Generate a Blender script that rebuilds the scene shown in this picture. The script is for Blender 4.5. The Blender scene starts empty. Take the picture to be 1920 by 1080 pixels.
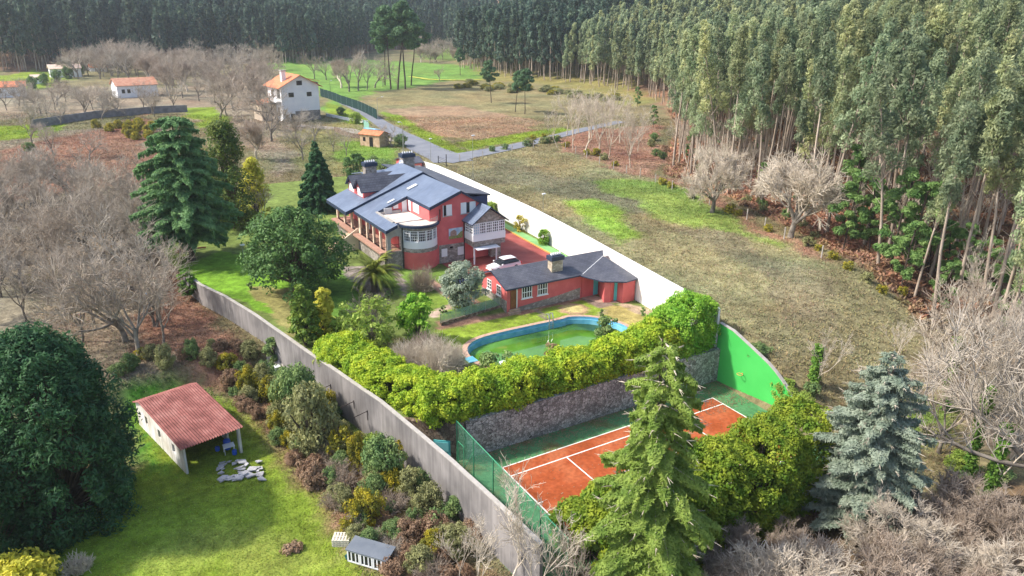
import bpy, math, random
import numpy as np
from mathutils import Matrix, Vector, geometry
R_ = math.radians
scene = bpy.context.scene
# ---------------------------------------------------------------- camera
F_PX, PITCH, YAW, ROLL = 1400.0, 0.3541726, 0.5410195, 0.0093048
CAM = np.array([-26.4454, -45.3347, 35.2253])
def cam_axes():
    cy, sy, cp, sp = math.cos(YAW), math.sin(YAW), math.cos(PITCH), math.sin(PITCH)
    f = np.array([sy*cp, cy*cp, -sp]); r = np.array([cy, -sy, 0.]); u = np.cross(r, f)
    cr, sr = math.cos(ROLL), math.sin(ROLL)
    return cr*r+sr*u, -sr*r+cr*u, f
AX = np.array(cam_axes())
cd = bpy.data.cameras.new("camera"); cam = bpy.data.objects.new("camera", cd)
scene.collection.objects.link(cam); scene.camera = cam
cd.sensor_width = 36; cd.lens = 36*F_PX/1920; cd.clip_end = 4000; cd.clip_start = 0.5
cam.matrix_world = Matrix([[AX[0][i], AX[1][i], -AX[2][i], CAM[i]] for i in range(3)]+[[0, 0, 0, 1]])
# ---------------------------------------------------------------- sky, sun, exposure
SUN_TRAVEL = np.array([0.86, -0.42]); SUN_EL = 46.0
w = bpy.data.worlds.new("World"); scene.world = w; w.use_nodes = True
nt = w.node_tree; bg = nt.nodes["Background"]; sky = nt.nodes.new("ShaderNodeTexSky")
sky.sky_type = 'NISHITA'; sky.sun_disc = False; sky.sun_elevation = R_(SUN_EL)
sky.sun_rotation = math.atan2(-SUN_TRAVEL[0], -SUN_TRAVEL[1]); sky.dust_density = 2.5; sky.ozone_density = 1.0
nt.links.new(sky.outputs[0], bg.inputs[0]); bg.inputs[1].default_value = 0.15
sl = bpy.data.lights.new("sun", 'SUN'); sl.energy = 3.6; sl.angle = R_(3.0); sl.color = (1, .94, .84)
so = bpy.data.objects.new("sun", sl); scene.collection.objects.link(so)
sd = SUN_TRAVEL/np.linalg.norm(SUN_TRAVEL)*math.cos(R_(SUN_EL))
so.rotation_euler = Vector((sd[0], sd[1], -math.sin(R_(SUN_EL)))).to_track_quat('-Z', 'Y').to_euler()
so.location = (-60, 20, 80)
vs = scene.view_settings; vs.view_transform = 'Standard'; vs.look = 'None'; vs.exposure = 0.82; vs.gamma = 1
scene.cycles.max_bounces = 6; scene.cycles.transparent_max_bounces = 8; scene.cycles.diffuse_bounces = 3

# ---------------------------------------------------------------- materials
def mat(name, c1, c2=None, scale=1.0, rough=.8, spec=.3, bump=0., rnd=0., c3=None, kind='noise', metal=0., stretch=None, bdist=.05, trans=0., hue=None, detail=6):
    m = bpy.data.materials.new(name); m.use_nodes = True
    t = m.node_tree; N = t.nodes; L = t.links; b = N["Principled BSDF"]
    b.inputs["Roughness"].default_value = rough; b.inputs["Specular IOR Level"].default_value = spec; b.inputs["Metallic"].default_value = metal
    if c2 is None and rnd == 0 and hue is None:
        b.inputs["Base Color"].default_value = (*c1, 1); return m
    tc = N.new("ShaderNodeTexCoord"); mp = N.new("ShaderNodeMapping"); L.new(tc.outputs["Object"], mp.inputs[0])
    if stretch: mp.inputs["Scale"].default_value = stretch
    no = N.new("ShaderNodeTexNoise"); no.inputs["Scale"].default_value = scale; no.inputs["Detail"].default_value = detail; L.new(mp.outputs[0], no.inputs[0])
    fac = no.outputs["Fac"]; hsrc = fac
    cr = N.new("ShaderNodeValToRGB"); cr.color_ramp.elements[0].position = .35; cr.color_ramp.elements[1].position = .65
    cr.color_ramp.elements[0].color = (*c1, 1); cr.color_ramp.elements[1].color = (*(c2 or c1), 1)
    if c3: e = cr.color_ramp.elements.new(.5); e.color = (*c3, 1)
    L.new(fac, cr.inputs[0]); col = cr.outputs[0]
    if kind == 'stone':
        vo = N.new("ShaderNodeTexVoronoi"); vo.inputs["Scale"].default_value = scale; L.new(mp.outputs[0], vo.inputs["Vector"])
        ve = N.new("ShaderNodeTexVoronoi"); ve.feature = 'DISTANCE_TO_EDGE'; ve.inputs["Scale"].default_value = scale; L.new(mp.outputs[0], ve.inputs["Vector"])
        sx = N.new("ShaderNodeSeparateColor"); L.new(vo.outputs["Color"], sx.inputs[0]); L.new(sx.outputs[0], cr.inputs[0])
        cr.color_ramp.elements[0].position = .1; cr.color_ramp.elements[-1].position = .9
        no.inputs["Scale"].default_value = .35
        me = N.new("ShaderNodeMapRange"); me.inputs[2].default_value = .07; L.new(ve.outputs["Distance"], me.inputs[0])
        mx = N.new("ShaderNodeMix"); mx.data_type = 'RGBA'; mx.inputs[6].default_value = (*(hue or (.1, .09, .08)), 1)
        L.new(me.outputs[0], mx.inputs[0]); L.new(cr.outputs[0], mx.inputs[7]); col = mx.outputs[2]; hsrc = me.outputs[0]
        m2 = N.new("ShaderNodeMix"); m2.data_type = 'RGBA'; m2.blend_type = 'MULTIPLY'; m2.inputs[0].default_value = 1
        mr = N.new("ShaderNodeMapRange"); mr.inputs[1].default_value = .3; mr.inputs[2].default_value = .7; mr.inputs[3].default_value = .72; mr.inputs[4].default_value = 1.15
        L.new(no.outputs["Fac"], mr.inputs[0]); L.new(col, m2.inputs[6]); L.new(mr.outputs[0], m2.inputs[7]); col = m2.outputs[2]; hue = None
    if kind == 'streak':
        n2 = N.new("ShaderNodeTexNoise"); n2.inputs["Scale"].default_value = 1.0; n2.inputs["Detail"].default_value = 5
        mp2 = N.new("ShaderNodeMapping"); mp2.inputs["Scale"].default_value = (3, 3, .3); L.new(tc.outputs["Object"], mp2.inputs[0]); L.new(mp2.outputs[0], n2.inputs[0])
        mr = N.new("ShaderNodeMapRange"); mr.inputs[1].default_value = .35; mr.inputs[2].default_value = .65; mr.inputs[3].default_value = .8; mr.inputs[4].default_value = 1.1
        L.new(n2.outputs["Fac"], mr.inputs[0]); m2 = N.new("ShaderNodeMix"); m2.data_type = 'RGBA'; m2.blend_type = 'MULTIPLY'; m2.inputs[0].default_value = 1
        L.new(col, m2.inputs[6]); L.new(mr.outputs[0], m2.inputs[7]); col = m2.outputs[2]
    if kind == 'slate':
        br = N.new("ShaderNodeTexBrick"); br.inputs["Scale"].default_value = 1.; br.inputs["Brick Width"].default_value = .5; br.inputs["Row Height"].default_value = .26
        br.inputs["Mortar Size"].default_value = .018; br.inputs["Color1"].default_value = (.86, .86, .86, 1); br.inputs["Color2"].default_value = (1.12, 1.12, 1.12, 1); br.inputs["Mortar"].default_value = (.5, .5, .5, 1)
        L.new(mp.outputs[0], br.inputs[0]); m2 = N.new("ShaderNodeMix"); m2.data_type = 'RGBA'; m2.blend_type = 'MULTIPLY'; m2.inputs[0].default_value = 1
        L.new(col, m2.inputs[6]); L.new(br.outputs["Color"], m2.inputs[7]); col = m2.outputs[2]
    if rnd or hue:
        oi = N.new("ShaderNodeObjectInfo")
        if hue:
            r2 = N.new("ShaderNodeValToRGB"); r2.color_ramp.interpolation = 'LINEAR'
            r2.color_ramp.elements[0].color = (1, 1, 1, 1); r2.color_ramp.elements[1].color = (*hue, 1); r2.color_ramp.elements[0].position = .3
            L.new(oi.outputs["Random"], r2.inputs[0]); m3 = N.new("ShaderNodeMix"); m3.data_type = 'RGBA'; m3.blend_type = 'MULTIPLY'; m3.inputs[0].default_value = 1
            L.new(col, m3.inputs[6]); L.new(r2.outputs[0], m3.inputs[7]); col = m3.outputs[2]
        if rnd:
            mt = N.new("ShaderNodeMath"); mt.operation = 'MULTIPLY'; mt.inputs[1].default_value = 7.31; L.new(oi.outputs["Random"], mt.inputs[0])
            fr = N.new("ShaderNodeMath"); fr.operation = 'FRACT'; L.new(mt.outputs[0], fr.inputs[0])
            mr = N.new("ShaderNodeMapRange"); mr.inputs[3].default_value = 1-rnd; mr.inputs[4].default_value = 1+rnd; L.new(fr.outputs[0], mr.inputs[0])
            m4 = N.new("ShaderNodeMix"); m4.data_type = 'RGBA'; m4.blend_type = 'MULTIPLY'; m4.inputs[0].default_value = 1
            L.new(col, m4.inputs[6]); L.new(mr.outputs[0], m4.inputs[7]); col = m4.outputs[2]
    L.new(col, b.inputs["Base Color"])
    if bump:
        bp = N.new("ShaderNodeBump"); bp.inputs["Strength"].default_value = bump; bp.inputs["Distance"].default_value = bdist
        L.new(hsrc, bp.inputs["Height"]); L.new(bp.outputs[0], b.inputs["Normal"])
    if trans:
        tr = N.new("ShaderNodeBsdfTranslucent"); L.new(col, tr.inputs[0]); mx = N.new("ShaderNodeMixShader"); mx.inputs[0].default_value = trans
        L.new(b.outputs[0], mx.inputs[1]); L.new(tr.outputs[0], mx.inputs[2]); L.new(mx.outputs[0], N["Material Output"].inputs[0])
    return m
def attr_mat(name, rough=.95, nscale=1.2, amt=.35, bump=.5, trans=0., fine=9.0):
    m = bpy.data.materials.new(name); m.use_nodes = True
    t = m.node_tree; N = t.nodes; L = t.links; b = N["Principled BSDF"]; b.inputs["Roughness"].default_value = rough; b.inputs["Specular IOR Level"].default_value = .1
    a = N.new("ShaderNodeAttribute"); a.attribute_name = "col"; col = a.outputs["Color"]
    tc = N.new("ShaderNodeTexCoord"); hs = []
    for sc, am in ((nscale*.28, amt*.7), (nscale, amt), (fine, amt*.8)):
        no = N.new("ShaderNodeTexNoise"); no.inputs["Scale"].default_value = sc; no.inputs["Detail"].default_value = 5; no.inputs["Roughness"].default_value = .65; L.new(tc.outputs["Object"], no.inputs[0])
        mr = N.new("ShaderNodeMapRange"); mr.inputs[1].default_value = .3; mr.inputs[2].default_value = .7; mr.inputs[3].default_value = 1-am; mr.inputs[4].default_value = 1+am; L.new(no.outputs["Fac"], mr.inputs[0])
        mx = N.new("ShaderNodeMix"); mx.data_type = 'RGBA'; mx.blend_type = 'MULTIPLY'; mx.inputs[0].default_value = 1
        L.new(col, mx.inputs[6]); L.new(mr.outputs[0], mx.inputs[7]); col = mx.outputs[2]; hs.append(no)
    L.new(col, b.inputs["Base Color"])
    bp = N.new("ShaderNodeBump"); bp.inputs["Strength"].default_value = bump; bp.inputs["Distance"].default_value = .25
    L.new(hs[1].outputs["Fac"], bp.inputs["Height"]); bp2 = N.new("ShaderNodeBump"); bp2.inputs["Strength"].default_value = bump; bp2.inputs["Distance"].default_value = .06
    L.new(hs[2].outputs["Fac"], bp2.inputs["Height"]); L.new(bp.outputs[0], bp2.inputs["Normal"]); L.new(bp2.outputs[0], b.inputs["Normal"])
    if trans:
        tr = N.new("ShaderNodeBsdfTranslucent"); L.new(col, tr.inputs[0]); mx = N.new("ShaderNodeMixShader"); mx.inputs[0].default_value = trans
        L.new(b.outputs[0], mx.inputs[1]); L.new(tr.outputs[0], mx.inputs[2]); L.new(mx.outputs[0], N["Material Output"].inputs[0])
    return m
M = {}
M['ground'] = attr_mat('ground')
M['tuft'] = attr_mat('grass_tuft', trans=.3, bump=0, amt=.2)
M['red'] = mat('red_render', (.60, .13, .13), (.68, .165, .16), .9, .8, .2, c3=(.63, .14, .14))
M['redlite'] = mat('coral_render', (.72, .22, .16), (.78, .27, .2), .6, .8, .2)
M['slate'] = mat('slate', (.125, .16, .235), (.165, .205, .285), .5, .4, .55, kind='slate')
M['slate2'] = mat('dark_shaded_slate', (.075, .078, .10), (.115, .118, .14), .7, .5, .4, kind='slate')  # darker copy of the slate; dormer and annex slopes carry their shade in it
M['fascia'] = mat('slate_fascia', (.025, .04, .075), (.035, .05, .09), 1, .5, .3)
M['white'] = mat('white_paint', (.74, .75, .78), (.82, .82, .83), .5, .6, .3)
M['wallwhite'] = mat('white_wall_paint', (.82, .81, .78), (.88, .87, .84), .4, .8, .2, rnd=0)
M['granite'] = mat('granite_blocks', (.24, .21, .19), (.42, .38, .34), 2.6, .9, .2, kind='stone', hue=(.2, .17, .15), bump=.3, stretch=(1, 1, 1.4))
M['rubble'] = mat('fieldstone', (.27, .26, .25), (.60, .585, .57), 4.0, .9, .2, kind='stone', hue=(.06, .055, .05), bump=.8)
M['brownstone'] = mat('brown_fieldstone', (.16, .11, .08), (.32, .24, .18), 3.1, .9, .2, kind='stone', hue=(.04, .03, .025), bump=.8)
M['concrete'] = mat('weathered_concrete', (.17, .16, .16), (.30, .28, .275), .3, .9, .15, kind='streak')
M['grayband'] = mat('granite_trim', (.36, .34, .31), (.44, .41, .38), 2, .85, .2)
M['cream'] = mat('cream_render', (.68, .55, .42), (.75, .62, .48), 1, .8, .2)
M['terrtile'] = mat('terrace_tile', (.72, .62, .52), (.8, .7, .6), 1.5, .7, .2)
M['glass'] = mat('window_glass', (.02, .023, .028), None, rough=.08, spec=.6)
M['glassblue'] = mat('pale_blue_curtain_glass', (.45, .62, .72), None, rough=.2, spec=.5)
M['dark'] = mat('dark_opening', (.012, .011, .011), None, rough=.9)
M['brownwood'] = mat('brown_wood', (.18, .07, .03), (.26, .10, .045), 2, .6, .3)
M['turq'] = mat('turquoise_paint', (.10, .52, .55), (.14, .58, .6), 1, .5, .3)
M['tarmac'] = mat('asphalt', (.16, .17, .20), (.21, .22, .25), .4, .9, .2, bump=.1)
M['drive'] = mat('red_paving', (.24, .055, .05), (.36, .10, .085), .35, .75, .25, c3=(.31, .07, .06))
M['greenpave'] = mat('green_strip_paint', (.17, .36, .13), (.22, .42, .17), .8, .8, .2)
M['clay'] = mat('clay_court', (.30, .07, .022), (.44, .13, .055), .3, .9, .1, c3=(.37, .085, .03), kind='streak')
M['courtgreen'] = mat('court_green', (.075, .21, .085), (.16, .10, .035), .3, .9, .1, c3=(.10, .25, .11), kind='streak')
M['line'] = mat('court_line', (.78, .74, .68), (.85, .8, .76), 3, .8, .2)
M['fronton'] = mat('bright_green_paint', (.055, .44, .085), (.075, .52, .11), .25, .75, .2)
M['poolblue'] = mat('pool_blue', (.09, .36, .50), (.20, .50, .62), 1.2, .4, .4)
M['coping'] = mat('pink_stone_coping', (.42, .26, .19), (.55, .37, .28), 3, .85, .2)
M['path'] = mat('paving_path', (.30, .20, .15), (.42, .31, .24), 2.2, .9, .2)
M['pathgrey'] = mat('grey_path', (.26, .22, .20), (.34, .29, .26), 2.2, .9, .2)
M['metal'] = mat('galvanised_metal', (.5, .52, .54), None, rough=.35, metal=.8)
M['darkmetal'] = mat('dark_iron', (.03, .03, .035), None, rough=.5)
M['rustbar'] = mat('brown_steel', (.06, .045, .04), None, rough=.8)
M['greenpaint'] = mat('green_post_paint', (.06, .30, .16), None, rough=.5)
M['orangetile'] = mat('orange_roof_tile', (.52, .17, .085), (.66, .25, .13), 1.5, .8, .2)
M['shedtile'] = mat('red_corrugated_sheet', (.18, .065, .058), (.31, .14, .125), .8, .8, .2, c3=(.25, .095, .085), kind='streak')
M['bark'] = mat('bark', (.075, .058, .045), (.13, .10, .08), 3, .95, .1, stretch=(1, 1, .2))
M['palebark'] = mat('pale_eucalyptus_bark', (.30, .235, .18), (.48, .40, .33), 1.2, .9, .15, stretch=(1, 1, .3), rnd=.2)
M['twig'] = mat('bare_twigs', (.30, .26, .21), (.51, .45, .38), .5, .95, .1, rnd=.14, hue=(.95, .88, .82))
M['twigdark'] = mat('bare_trunk', (.14, .12, .10), (.32, .28, .235), 2, .95, .1, rnd=.15)
M['twigred'] = mat('reddish_twigs', (.30, .235, .18), (.52, .43, .35), .5, .95, .1, rnd=.15)
M['twigpale'] = mat('pale_birch_twigs', (.48, .41, .32), (.68, .60, .50), .5, .95, .1, rnd=.1)
def leafmat(n, a, b, sc=1.2, c3=None, trans=.3, rnd=.12, hue=None, rough=.6):
    M[n] = mat(n, a, b, sc, rough, .25, c3=c3, trans=trans, rnd=rnd, hue=hue, detail=3)
leafmat('eucleaf', (.15, .22, .125), (.41, .475, .28), .45, rnd=.28, hue=(1.22, 1.05, .85), trans=.45)
leafmat('eucshade', (.03, .075, .055), (.14, .20, .14), .35, rnd=.4, hue=(1.1, 1.05, .9))  # leaf tone darkened and blued to paint the far wood's shaded side
leafmat('pineleaf', (.08, .17, .08), (.17, .29, .13), .8, rnd=.15, trans=.4)
leafmat('youngpine', (.13, .26, .075), (.28, .42, .13), 1.2, trans=.4)
leafmat('cedarleaf', (.10, .22, .085), (.22, .38, .14), .9)
leafmat('bluecedar', (.21, .27, .20), (.38, .44, .34), 1.2)
leafmat('spruceleaf', (.19, .30, .055), (.38, .49, .11), 1.1, trans=.45)
leafmat('sprucedark', (.04, .13, .05), (.09, .21, .08), 1.1)
leafmat('darkcypress', (.025, .085, .035), (.055, .14, .045), 1.0)
leafmat('thujadark', (.06, .13, .03), (.20, .25, .04), 1.0)
leafmat('golden', (.46, .47, .05), (.74, .68, .10), 1.2, trans=.4)
leafmat('greencypress', (.10, .19, .03), (.26, .33, .05), 1.4)
leafmat('magnolia', (.06, .13, .04), (.14, .25, .07), 1.4)
leafmat('hedge', (.26, .44, .035), (.60, .68, .055), .9, c3=(.45, .60, .045), trans=.4)
leafmat('thujahedge', (.13, .25, .022), (.36, .43, .04), 1.0, trans=.4)
leafmat('brightgreen', (.15, .36, .035), (.34, .54, .06), 1.0, trans=.4)
leafmat('yellowgreen', (.28, .42, .07), (.46, .56, .12), 1.3, trans=.4)
leafmat('olive', (.26, .32, .23), (.42, .48, .36), 2)
leafmat('palmleaf', (.30, .38, .05), (.60, .62, .13), 1.5, trans=.4)
leafmat('gorse', (.16, .17, .03), (.48, .38, .02), 1.6, c3=(.3, .28, .03))
leafmat('yellowflower', (.50, .45, .05), (.65, .55, .10), 2)
leafmat('heath', (.24, .25, .11), (.40, .40, .17), 1.2)
leafmat('greenscrub', (.13, .23, .08), (.28, .36, .12), 1.2)
leafmat('brownscrub', (.26, .16, .10), (.42, .29, .19), 1.2)
leafmat('ivy', (.08, .20, .03), (.20, .34, .05), 1.4)
leafmat('pinkflower', (.45, .25, .20), (.3, .33, .1), 3)
# ---------------------------------------------------------------- building helpers
OFF = {}
def props(o, label=None, cat=None, group=None, kind=None):
    if label: o["label"] = label
    if cat: o["category"] = cat
    if group: o["group"] = group
    if kind: o["kind"] = kind
    return o
def thing(name, loc, label, cat, group=None, rz=0.):
    o = bpy.data.objects.new(name, None); scene.collection.objects.link(o); o.location = loc; o.rotation_euler = (0, 0, rz); o.empty_display_size = .3
    OFF[o.name] = np.array(loc, float); return props(o, label, cat, group)
def link(name, me, m, parent=None, off=None):
    for q in (m if isinstance(m, (list, tuple)) else [m]): me.materials.append(M[q] if isinstance(q, str) else q)
    o = bpy.data.objects.new(name, me); scene.collection.objects.link(o)
    if parent is not None: o.parent = parent
    OFF[o.name] = np.array([0., 0, 0]) if off is None else np.array(off, float)
    return o
def offof(p): return OFF[p.name] if p is not None else np.zeros(3)
class B:
    def __init__(s): s.v = []; s.f = []; s.mi = []; s.cur = 0
    def quad(s, *p):
        n = len(s.v); s.v += [tuple(map(float, q)) for q in p]; s.f.append(tuple(range(n, n+len(p)))); s.mi.append(s.cur); return s
    def box(s, a, b):
        (x0, y0, z0), (x1, y1, z1) = a, b
        if x0 > x1: x0, x1 = x1, x0
        if y0 > y1: y0, y1 = y1, y0
        if z0 > z1: z0, z1 = z1, z0
        return s.prism([(x0, y0), (x1, y0), (x1, y1), (x0, y1)], z0, z1)
    def prism(s, poly, z0, z1):
        ar = sum(poly[i][0]*poly[(i+1) % len(poly)][1]-poly[(i+1) % len(poly)][0]*poly[i][1] for i in range(len(poly)))
        if ar < 0: poly = poly[::-1]
        n = len(poly); k = len(s.v)
        zz = (lambda z: z if hasattr(z, '__len__') else [z]*n)
        a0 = zz(z0); a1 = zz(z1)
        if ar < 0:
            if hasattr(z0, '__len__'): a0 = a0[::-1]
            if hasattr(z1, '__len__'): a1 = a1[::-1]
        s.v += [(p[0], p[1], a0[i]) for i, p in enumerate(poly)]+[(p[0], p[1], a1[i]) for i, p in enumerate(poly)]
        s.f.append(tuple(range(k+n-1, k-1, -1))); s.f.append(tuple(range(k+n, k+2*n))); s.mi += [s.cur]*2
        for i in range(n):
            j = (i+1) % n; s.f.append((k+i, k+j, k+n+j, k+n+i)); s.mi.append(s.cur)
        return s
    def slab(s, pts, t, d=(0, 0, -1)):   # polygon pts extruded by t along d
        n = len(pts); k = len(s.v); d = np.array(d)*t
        s.v += [tuple(map(float, p)) for p in pts]+[tuple(np.array(p, float)+d) for p in pts]
        s.f.append(tuple(range(k, k+n))); s.f.append(tuple(range(k+2*n-1, k+n-1, -1))); s.mi += [s.cur]*2
        for i in range(n):
            j = (i+1) % n; s.f.append((k+j, k+i, k+n+i, k+n+j)); s.mi.append(s.cur)
        return s
    def tube(s, a, b, r0, r1=None, n=8):
        a = Vector(a); b = Vector(b); r1 = r0 if r1 is None else r1; d = (b-a).normalized(); u = d.orthogonal().normalized(); w_ = d.cross(u); k = len(s.v)
        for p, r in ((a, r0), (b, r1)):
            for i in range(n):
                t = 2*math.pi*i/n; s.v.append(tuple(p+u*(r*math.cos(t))+w_*(r*math.sin(t))))
        for i in range(n):
            j = (i+1) % n; s.f.append((k+i, k+j, k+n+j, k+n+i)); s.mi.append(s.cur)
        s.f.append(tuple(range(k+n-1, k-1, -1))); s.f.append(tuple(range(k+n, k+2*n))); s.mi += [s.cur]*2
        return s
    def make(s, name, m, parent=None, smooth=False):
        off = offof(parent); me = bpy.data.meshes.new(name)
        me.from_pydata([(v[0]-off[0], v[1]-off[1], v[2]-off[2]) for v in s.v], [], s.f); me.validate(); me.update()
        o = link(name, me, m, parent, off)
        if isinstance(m, (list, tuple)) and len(me.polygons) == len(s.mi): me.polygons.foreach_set("material_index", s.mi)
        if smooth: me.polygons.foreach_set("use_smooth", [True]*len(me.polygons))
        return o
def np_mesh(name, V, F, smooth=False, col=None, mi=None):
    """V (n,3), F (m,k) constant k"""
    me = bpy.data.meshes.new(name); k = F.shape[1]
    me.vertices.add(len(V)); me.vertices.foreach_set("co", np.ascontiguousarray(V, np.float32).ravel())
    me.loops.add(F.size); me.loops.foreach_set("vertex_index", np.ascontiguousarray(F, np.int32).ravel())
    me.polygons.add(len(F)); me.polygons.foreach_set("loop_start", np.arange(0, F.size, k, dtype=np.int32))
    try: me.polygons.foreach_set("loop_total", np.full(len(F), k, np.int32))
    except Exception: pass
    if mi is not None: me.polygons.foreach_set("material_index", np.ascontiguousarray(mi, np.int32))
    if smooth: me.polygons.foreach_set("use_smooth", np.ones(len(F), bool))
    if col is not None:
        a = me.color_attributes.new("col", 'FLOAT_COLOR', 'POINT'); c = np.ones((len(V), 4), np.float32); c[:, :3] = col; a.data.foreach_set("color", c.ravel())
    me.update(calc_edges=True); me.validate(); return me
def unit(a): return a/np.maximum(np.linalg.norm(a, axis=-1, keepdims=True), 1e-9)
def leaf_quads(rng, P, Nn, size, aspect=1.6, jit=.6, sj=.4, down=0.):
    """a small four-cornered leaf spray at each point, facing roughly along Nn"""
    n = len(P); N = unit(Nn+rng.normal(0, jit, (n, 3))); T = unit(np.cross(N, rng.normal(0, 1, (n, 3))+np.array([0, 0, 1e-3])))
    if down: T = unit(T*(1-down)+np.array([0, 0, -1.])*down); N = unit(np.cross(T, np.cross(N, T)))
    U = np.cross(N, T); s = (size*(1+rng.uniform(-sj, sj, n)))[:, None]
    a = P-T*s*aspect*.5; b = P+U*s*.42+N*s*.12; c = P+T*s*aspect*.5; d = P-U*s*.42+N*s*.12
    V = np.stack([a, b, c, d], 1).reshape(-1, 3); F = np.arange(4*n).reshape(n, 4); return V, F
def tubes_np(S, n=3):
    """S rows: p0(3) p1(3) r0 r1 -> open tapered tubes"""
    S = np.asarray(S, float); a, b = S[:, :3], S[:, 3:6]; d = unit(b-a); u = unit(np.cross(d, np.where(np.abs(d[:, 2:3]) > .9, [[1., 0, 0]], [[0, 0, 1.]]))); w_ = np.cross(d, u)
    k = len(S); V = np.zeros((k, 2, n, 3)); t = 2*np.pi*np.arange(n)/n
    for e, (p, r) in enumerate(((a, S[:, 6]), (b, S[:, 7]))):
        V[:, e] = p[:, None]+(u[:, None]*np.cos(t)[None, :, None]+w_[:, None]*np.sin(t)[None, :, None])*r[:, None, None]
    base = np.arange(k)[:, None]*2*n; i = np.arange(n)[None]; j = (i+1) % n
    F = np.stack([base+i, base+j, base+n+j, base+n+i], -1).reshape(-1, 4); return V.reshape(-1, 3), F
def join(parts):
    Vs, Fs, k = [], [], 0
    for V, F in parts: Vs.append(V); Fs.append(F+k); k += len(V)
    return np.concatenate(Vs), np.concatenate(Fs)
def pinpoly(P, poly):
    x, y = P[:, 0], P[:, 1]; ins = np.zeros(len(P), bool); n = len(poly)
    for i in range(n):
        x0, y0 = poly[i][:2]; x1, y1 = poly[(i+1) % n][:2]
        if y0 == y1: continue
        c = ((y0 > y) != (y1 > y)) & (x < (x1-x0)*(y-y0)/(y1-y0)+x0); ins ^= c
    return ins
def dist_poly(P, line, closed=False):
    d = np.full(len(P), 1e9); L = [np.array(q[:2], float) for q in line]
    if closed: L.append(L[0])
    for a, b in zip(L[:-1], L[1:]):
        ab = b-a; t = np.clip(((P-a)@ab)/(ab@ab+1e-9), 0, 1); d = np.minimum(d, np.linalg.norm(P-(a+t[:, None]*ab), axis=1))
    return d
_pr = np.random.default_rng(5); _G = _pr.uniform(-1, 1, (256, 256))
def vnoise(x, y, s):
    x = np.asarray(x)/s+1000; y = np.asarray(y)/s+1000; i = np.floor(x).astype(int); j = np.floor(y).astype(int); u = x-i; v = y-j; u = u*u*(3-2*u); v = v*v*(3-2*v)
    g = lambda a, b: _G[a % 256, b % 256]
    return (g(i, j)*(1-u)+g(i+1, j)*u)*(1-v)+(g(i, j+1)*(1-u)+g(i+1, j+1)*u)*v
def fbm(x, y, s, o=4):
    r = 0; a = 1.; t = 0
    for k in range(o): r = r+a*vnoise(x+17*k, y-31*k, s/2**k); t += a; a *= .5
    return r/t
def ss(a, b, x): t = np.clip((x-a)/(b-a), 0, 1); return t*t*(3-2*t)
# ---------------------------------------------------------------- terrain
def xw(y): y = np.asarray(y, float); return 27.25+.105*(np.minimum(y, 45)-5)+.07*np.maximum(y-45, 0)       # long white wall
GW = [(-5.3, -14), (-5.6, -9), (-6.0, -3), (-6.65, 3), (-7.2, 8), (-8.45, 14.5), (-9.7, 20.5), (-11.9, 32), (-13.6, 39), (-15.4, 44.5), (-16.4, 50.5)]      # grey wall
FOREST = [(54, -60), (54, -11), (57, 6), (64, 24), (72, 45), (76, 66), (96, 88), (128, 118), (158, 158), (178, 195), (182, 250), (170, 300), (178, 360), (215, 430), (262, 520), (268, 580), (215, 585), (168, 500), (138, 452), (100, 430), (70, 462), (35, 448), (5, 470), (-30, 425), (-62, 436), (-95, 395), (-150, 410), (-300, 380), (-900, 340), (-900, 1600), (1500, 1600), (1500, -60)]
def T(x, y):
    x = np.asarray(x, float); y = np.asarray(y, float); sh = x.shape; x = x.ravel(); y = y.ravel()
    left = 1.9*ss(26.5, 29, y-.1*(x+24))+2.1*ss(32, 90, y)
    right = .4+4.9*ss(-13, 3, y-.25*(x-28))-1.3*ss(50, 100, y)
    xx = np.where(y < 100, xw(y), 35); wr = ss(.2, 2.4, x-xx)*(1-0*y)
    wr = wr*ss(-16, -10, y)+(1-ss(-16, -10, y))*ss(28, 50, x)
    z = left+wr*(right-left)
    P = np.stack([x, y], 1); ins = pinpoly(P, FOREST); d = np.where(ins, dist_poly(P, FOREST[:-1]), 0)
    z = z+.19*np.maximum(d-4, 0)*(1-.35*ss(150, 500, d))+2.5*(fbm(x, y, 40, 2))*ss(5, 60, d)
    free = ss(2, 6, np.where(y < 100, np.maximum(x-xx, np.interp(y, [g[1] for g in GW], [g[0] for g in GW])-x), 6))
    z = z+.22*fbm(x, y, 7, 3)*np.where(y < 100, free, ss(60, 200, y))
    return z.reshape(sh)
def ray(px, py): return ((px-960)/F_PX)*AX[0]-((py-540)/F_PX)*AX[1]+AX[2]
def at(px, py, z=None):
    """the point of the ground (or of the level z) seen at that place of the 1920x1080 photograph"""
    d = ray(px, py)
    if z is not None: t = (z-CAM[2])/d[2]; return CAM+t*d
    t = 20.
    ts = np.geomspace(25, 1500, 1500); P = CAM+ts[:, None]*d; g = T(P[:, 0], P[:, 1]); k = np.argmax(P[:, 2] < g)
    if k == 0: return CAM+600*d
    a, b = ts[k-1], ts[k]
    for _ in range(12):
        m_ = (a+b)/2; p = CAM+m_*d
        if p[2] < T(p[0], p[1]): b = m_
        else: a = m_
    return CAM+b*d
def proj(P):
    d = (np.asarray(P)-CAM)@AX.T; return np.stack([960+F_PX*d[..., 0]/d[..., 2], 540-F_PX*d[..., 1]/d[..., 2]], -1), d[..., 2]
def height_at(base, pytop):
    lo, hi = 0., 80.
    for _ in range(40):
        m_ = (lo+hi)/2; q, _d = proj(np.array(base)+[0, 0, m_]); lo, hi = (lo, m_) if q[1] < pytop else (m_, hi)
    return m_
def wpoly(pts, z=None): return [tuple(at(a, b, z)[:2]) for a, b in pts]
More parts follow.
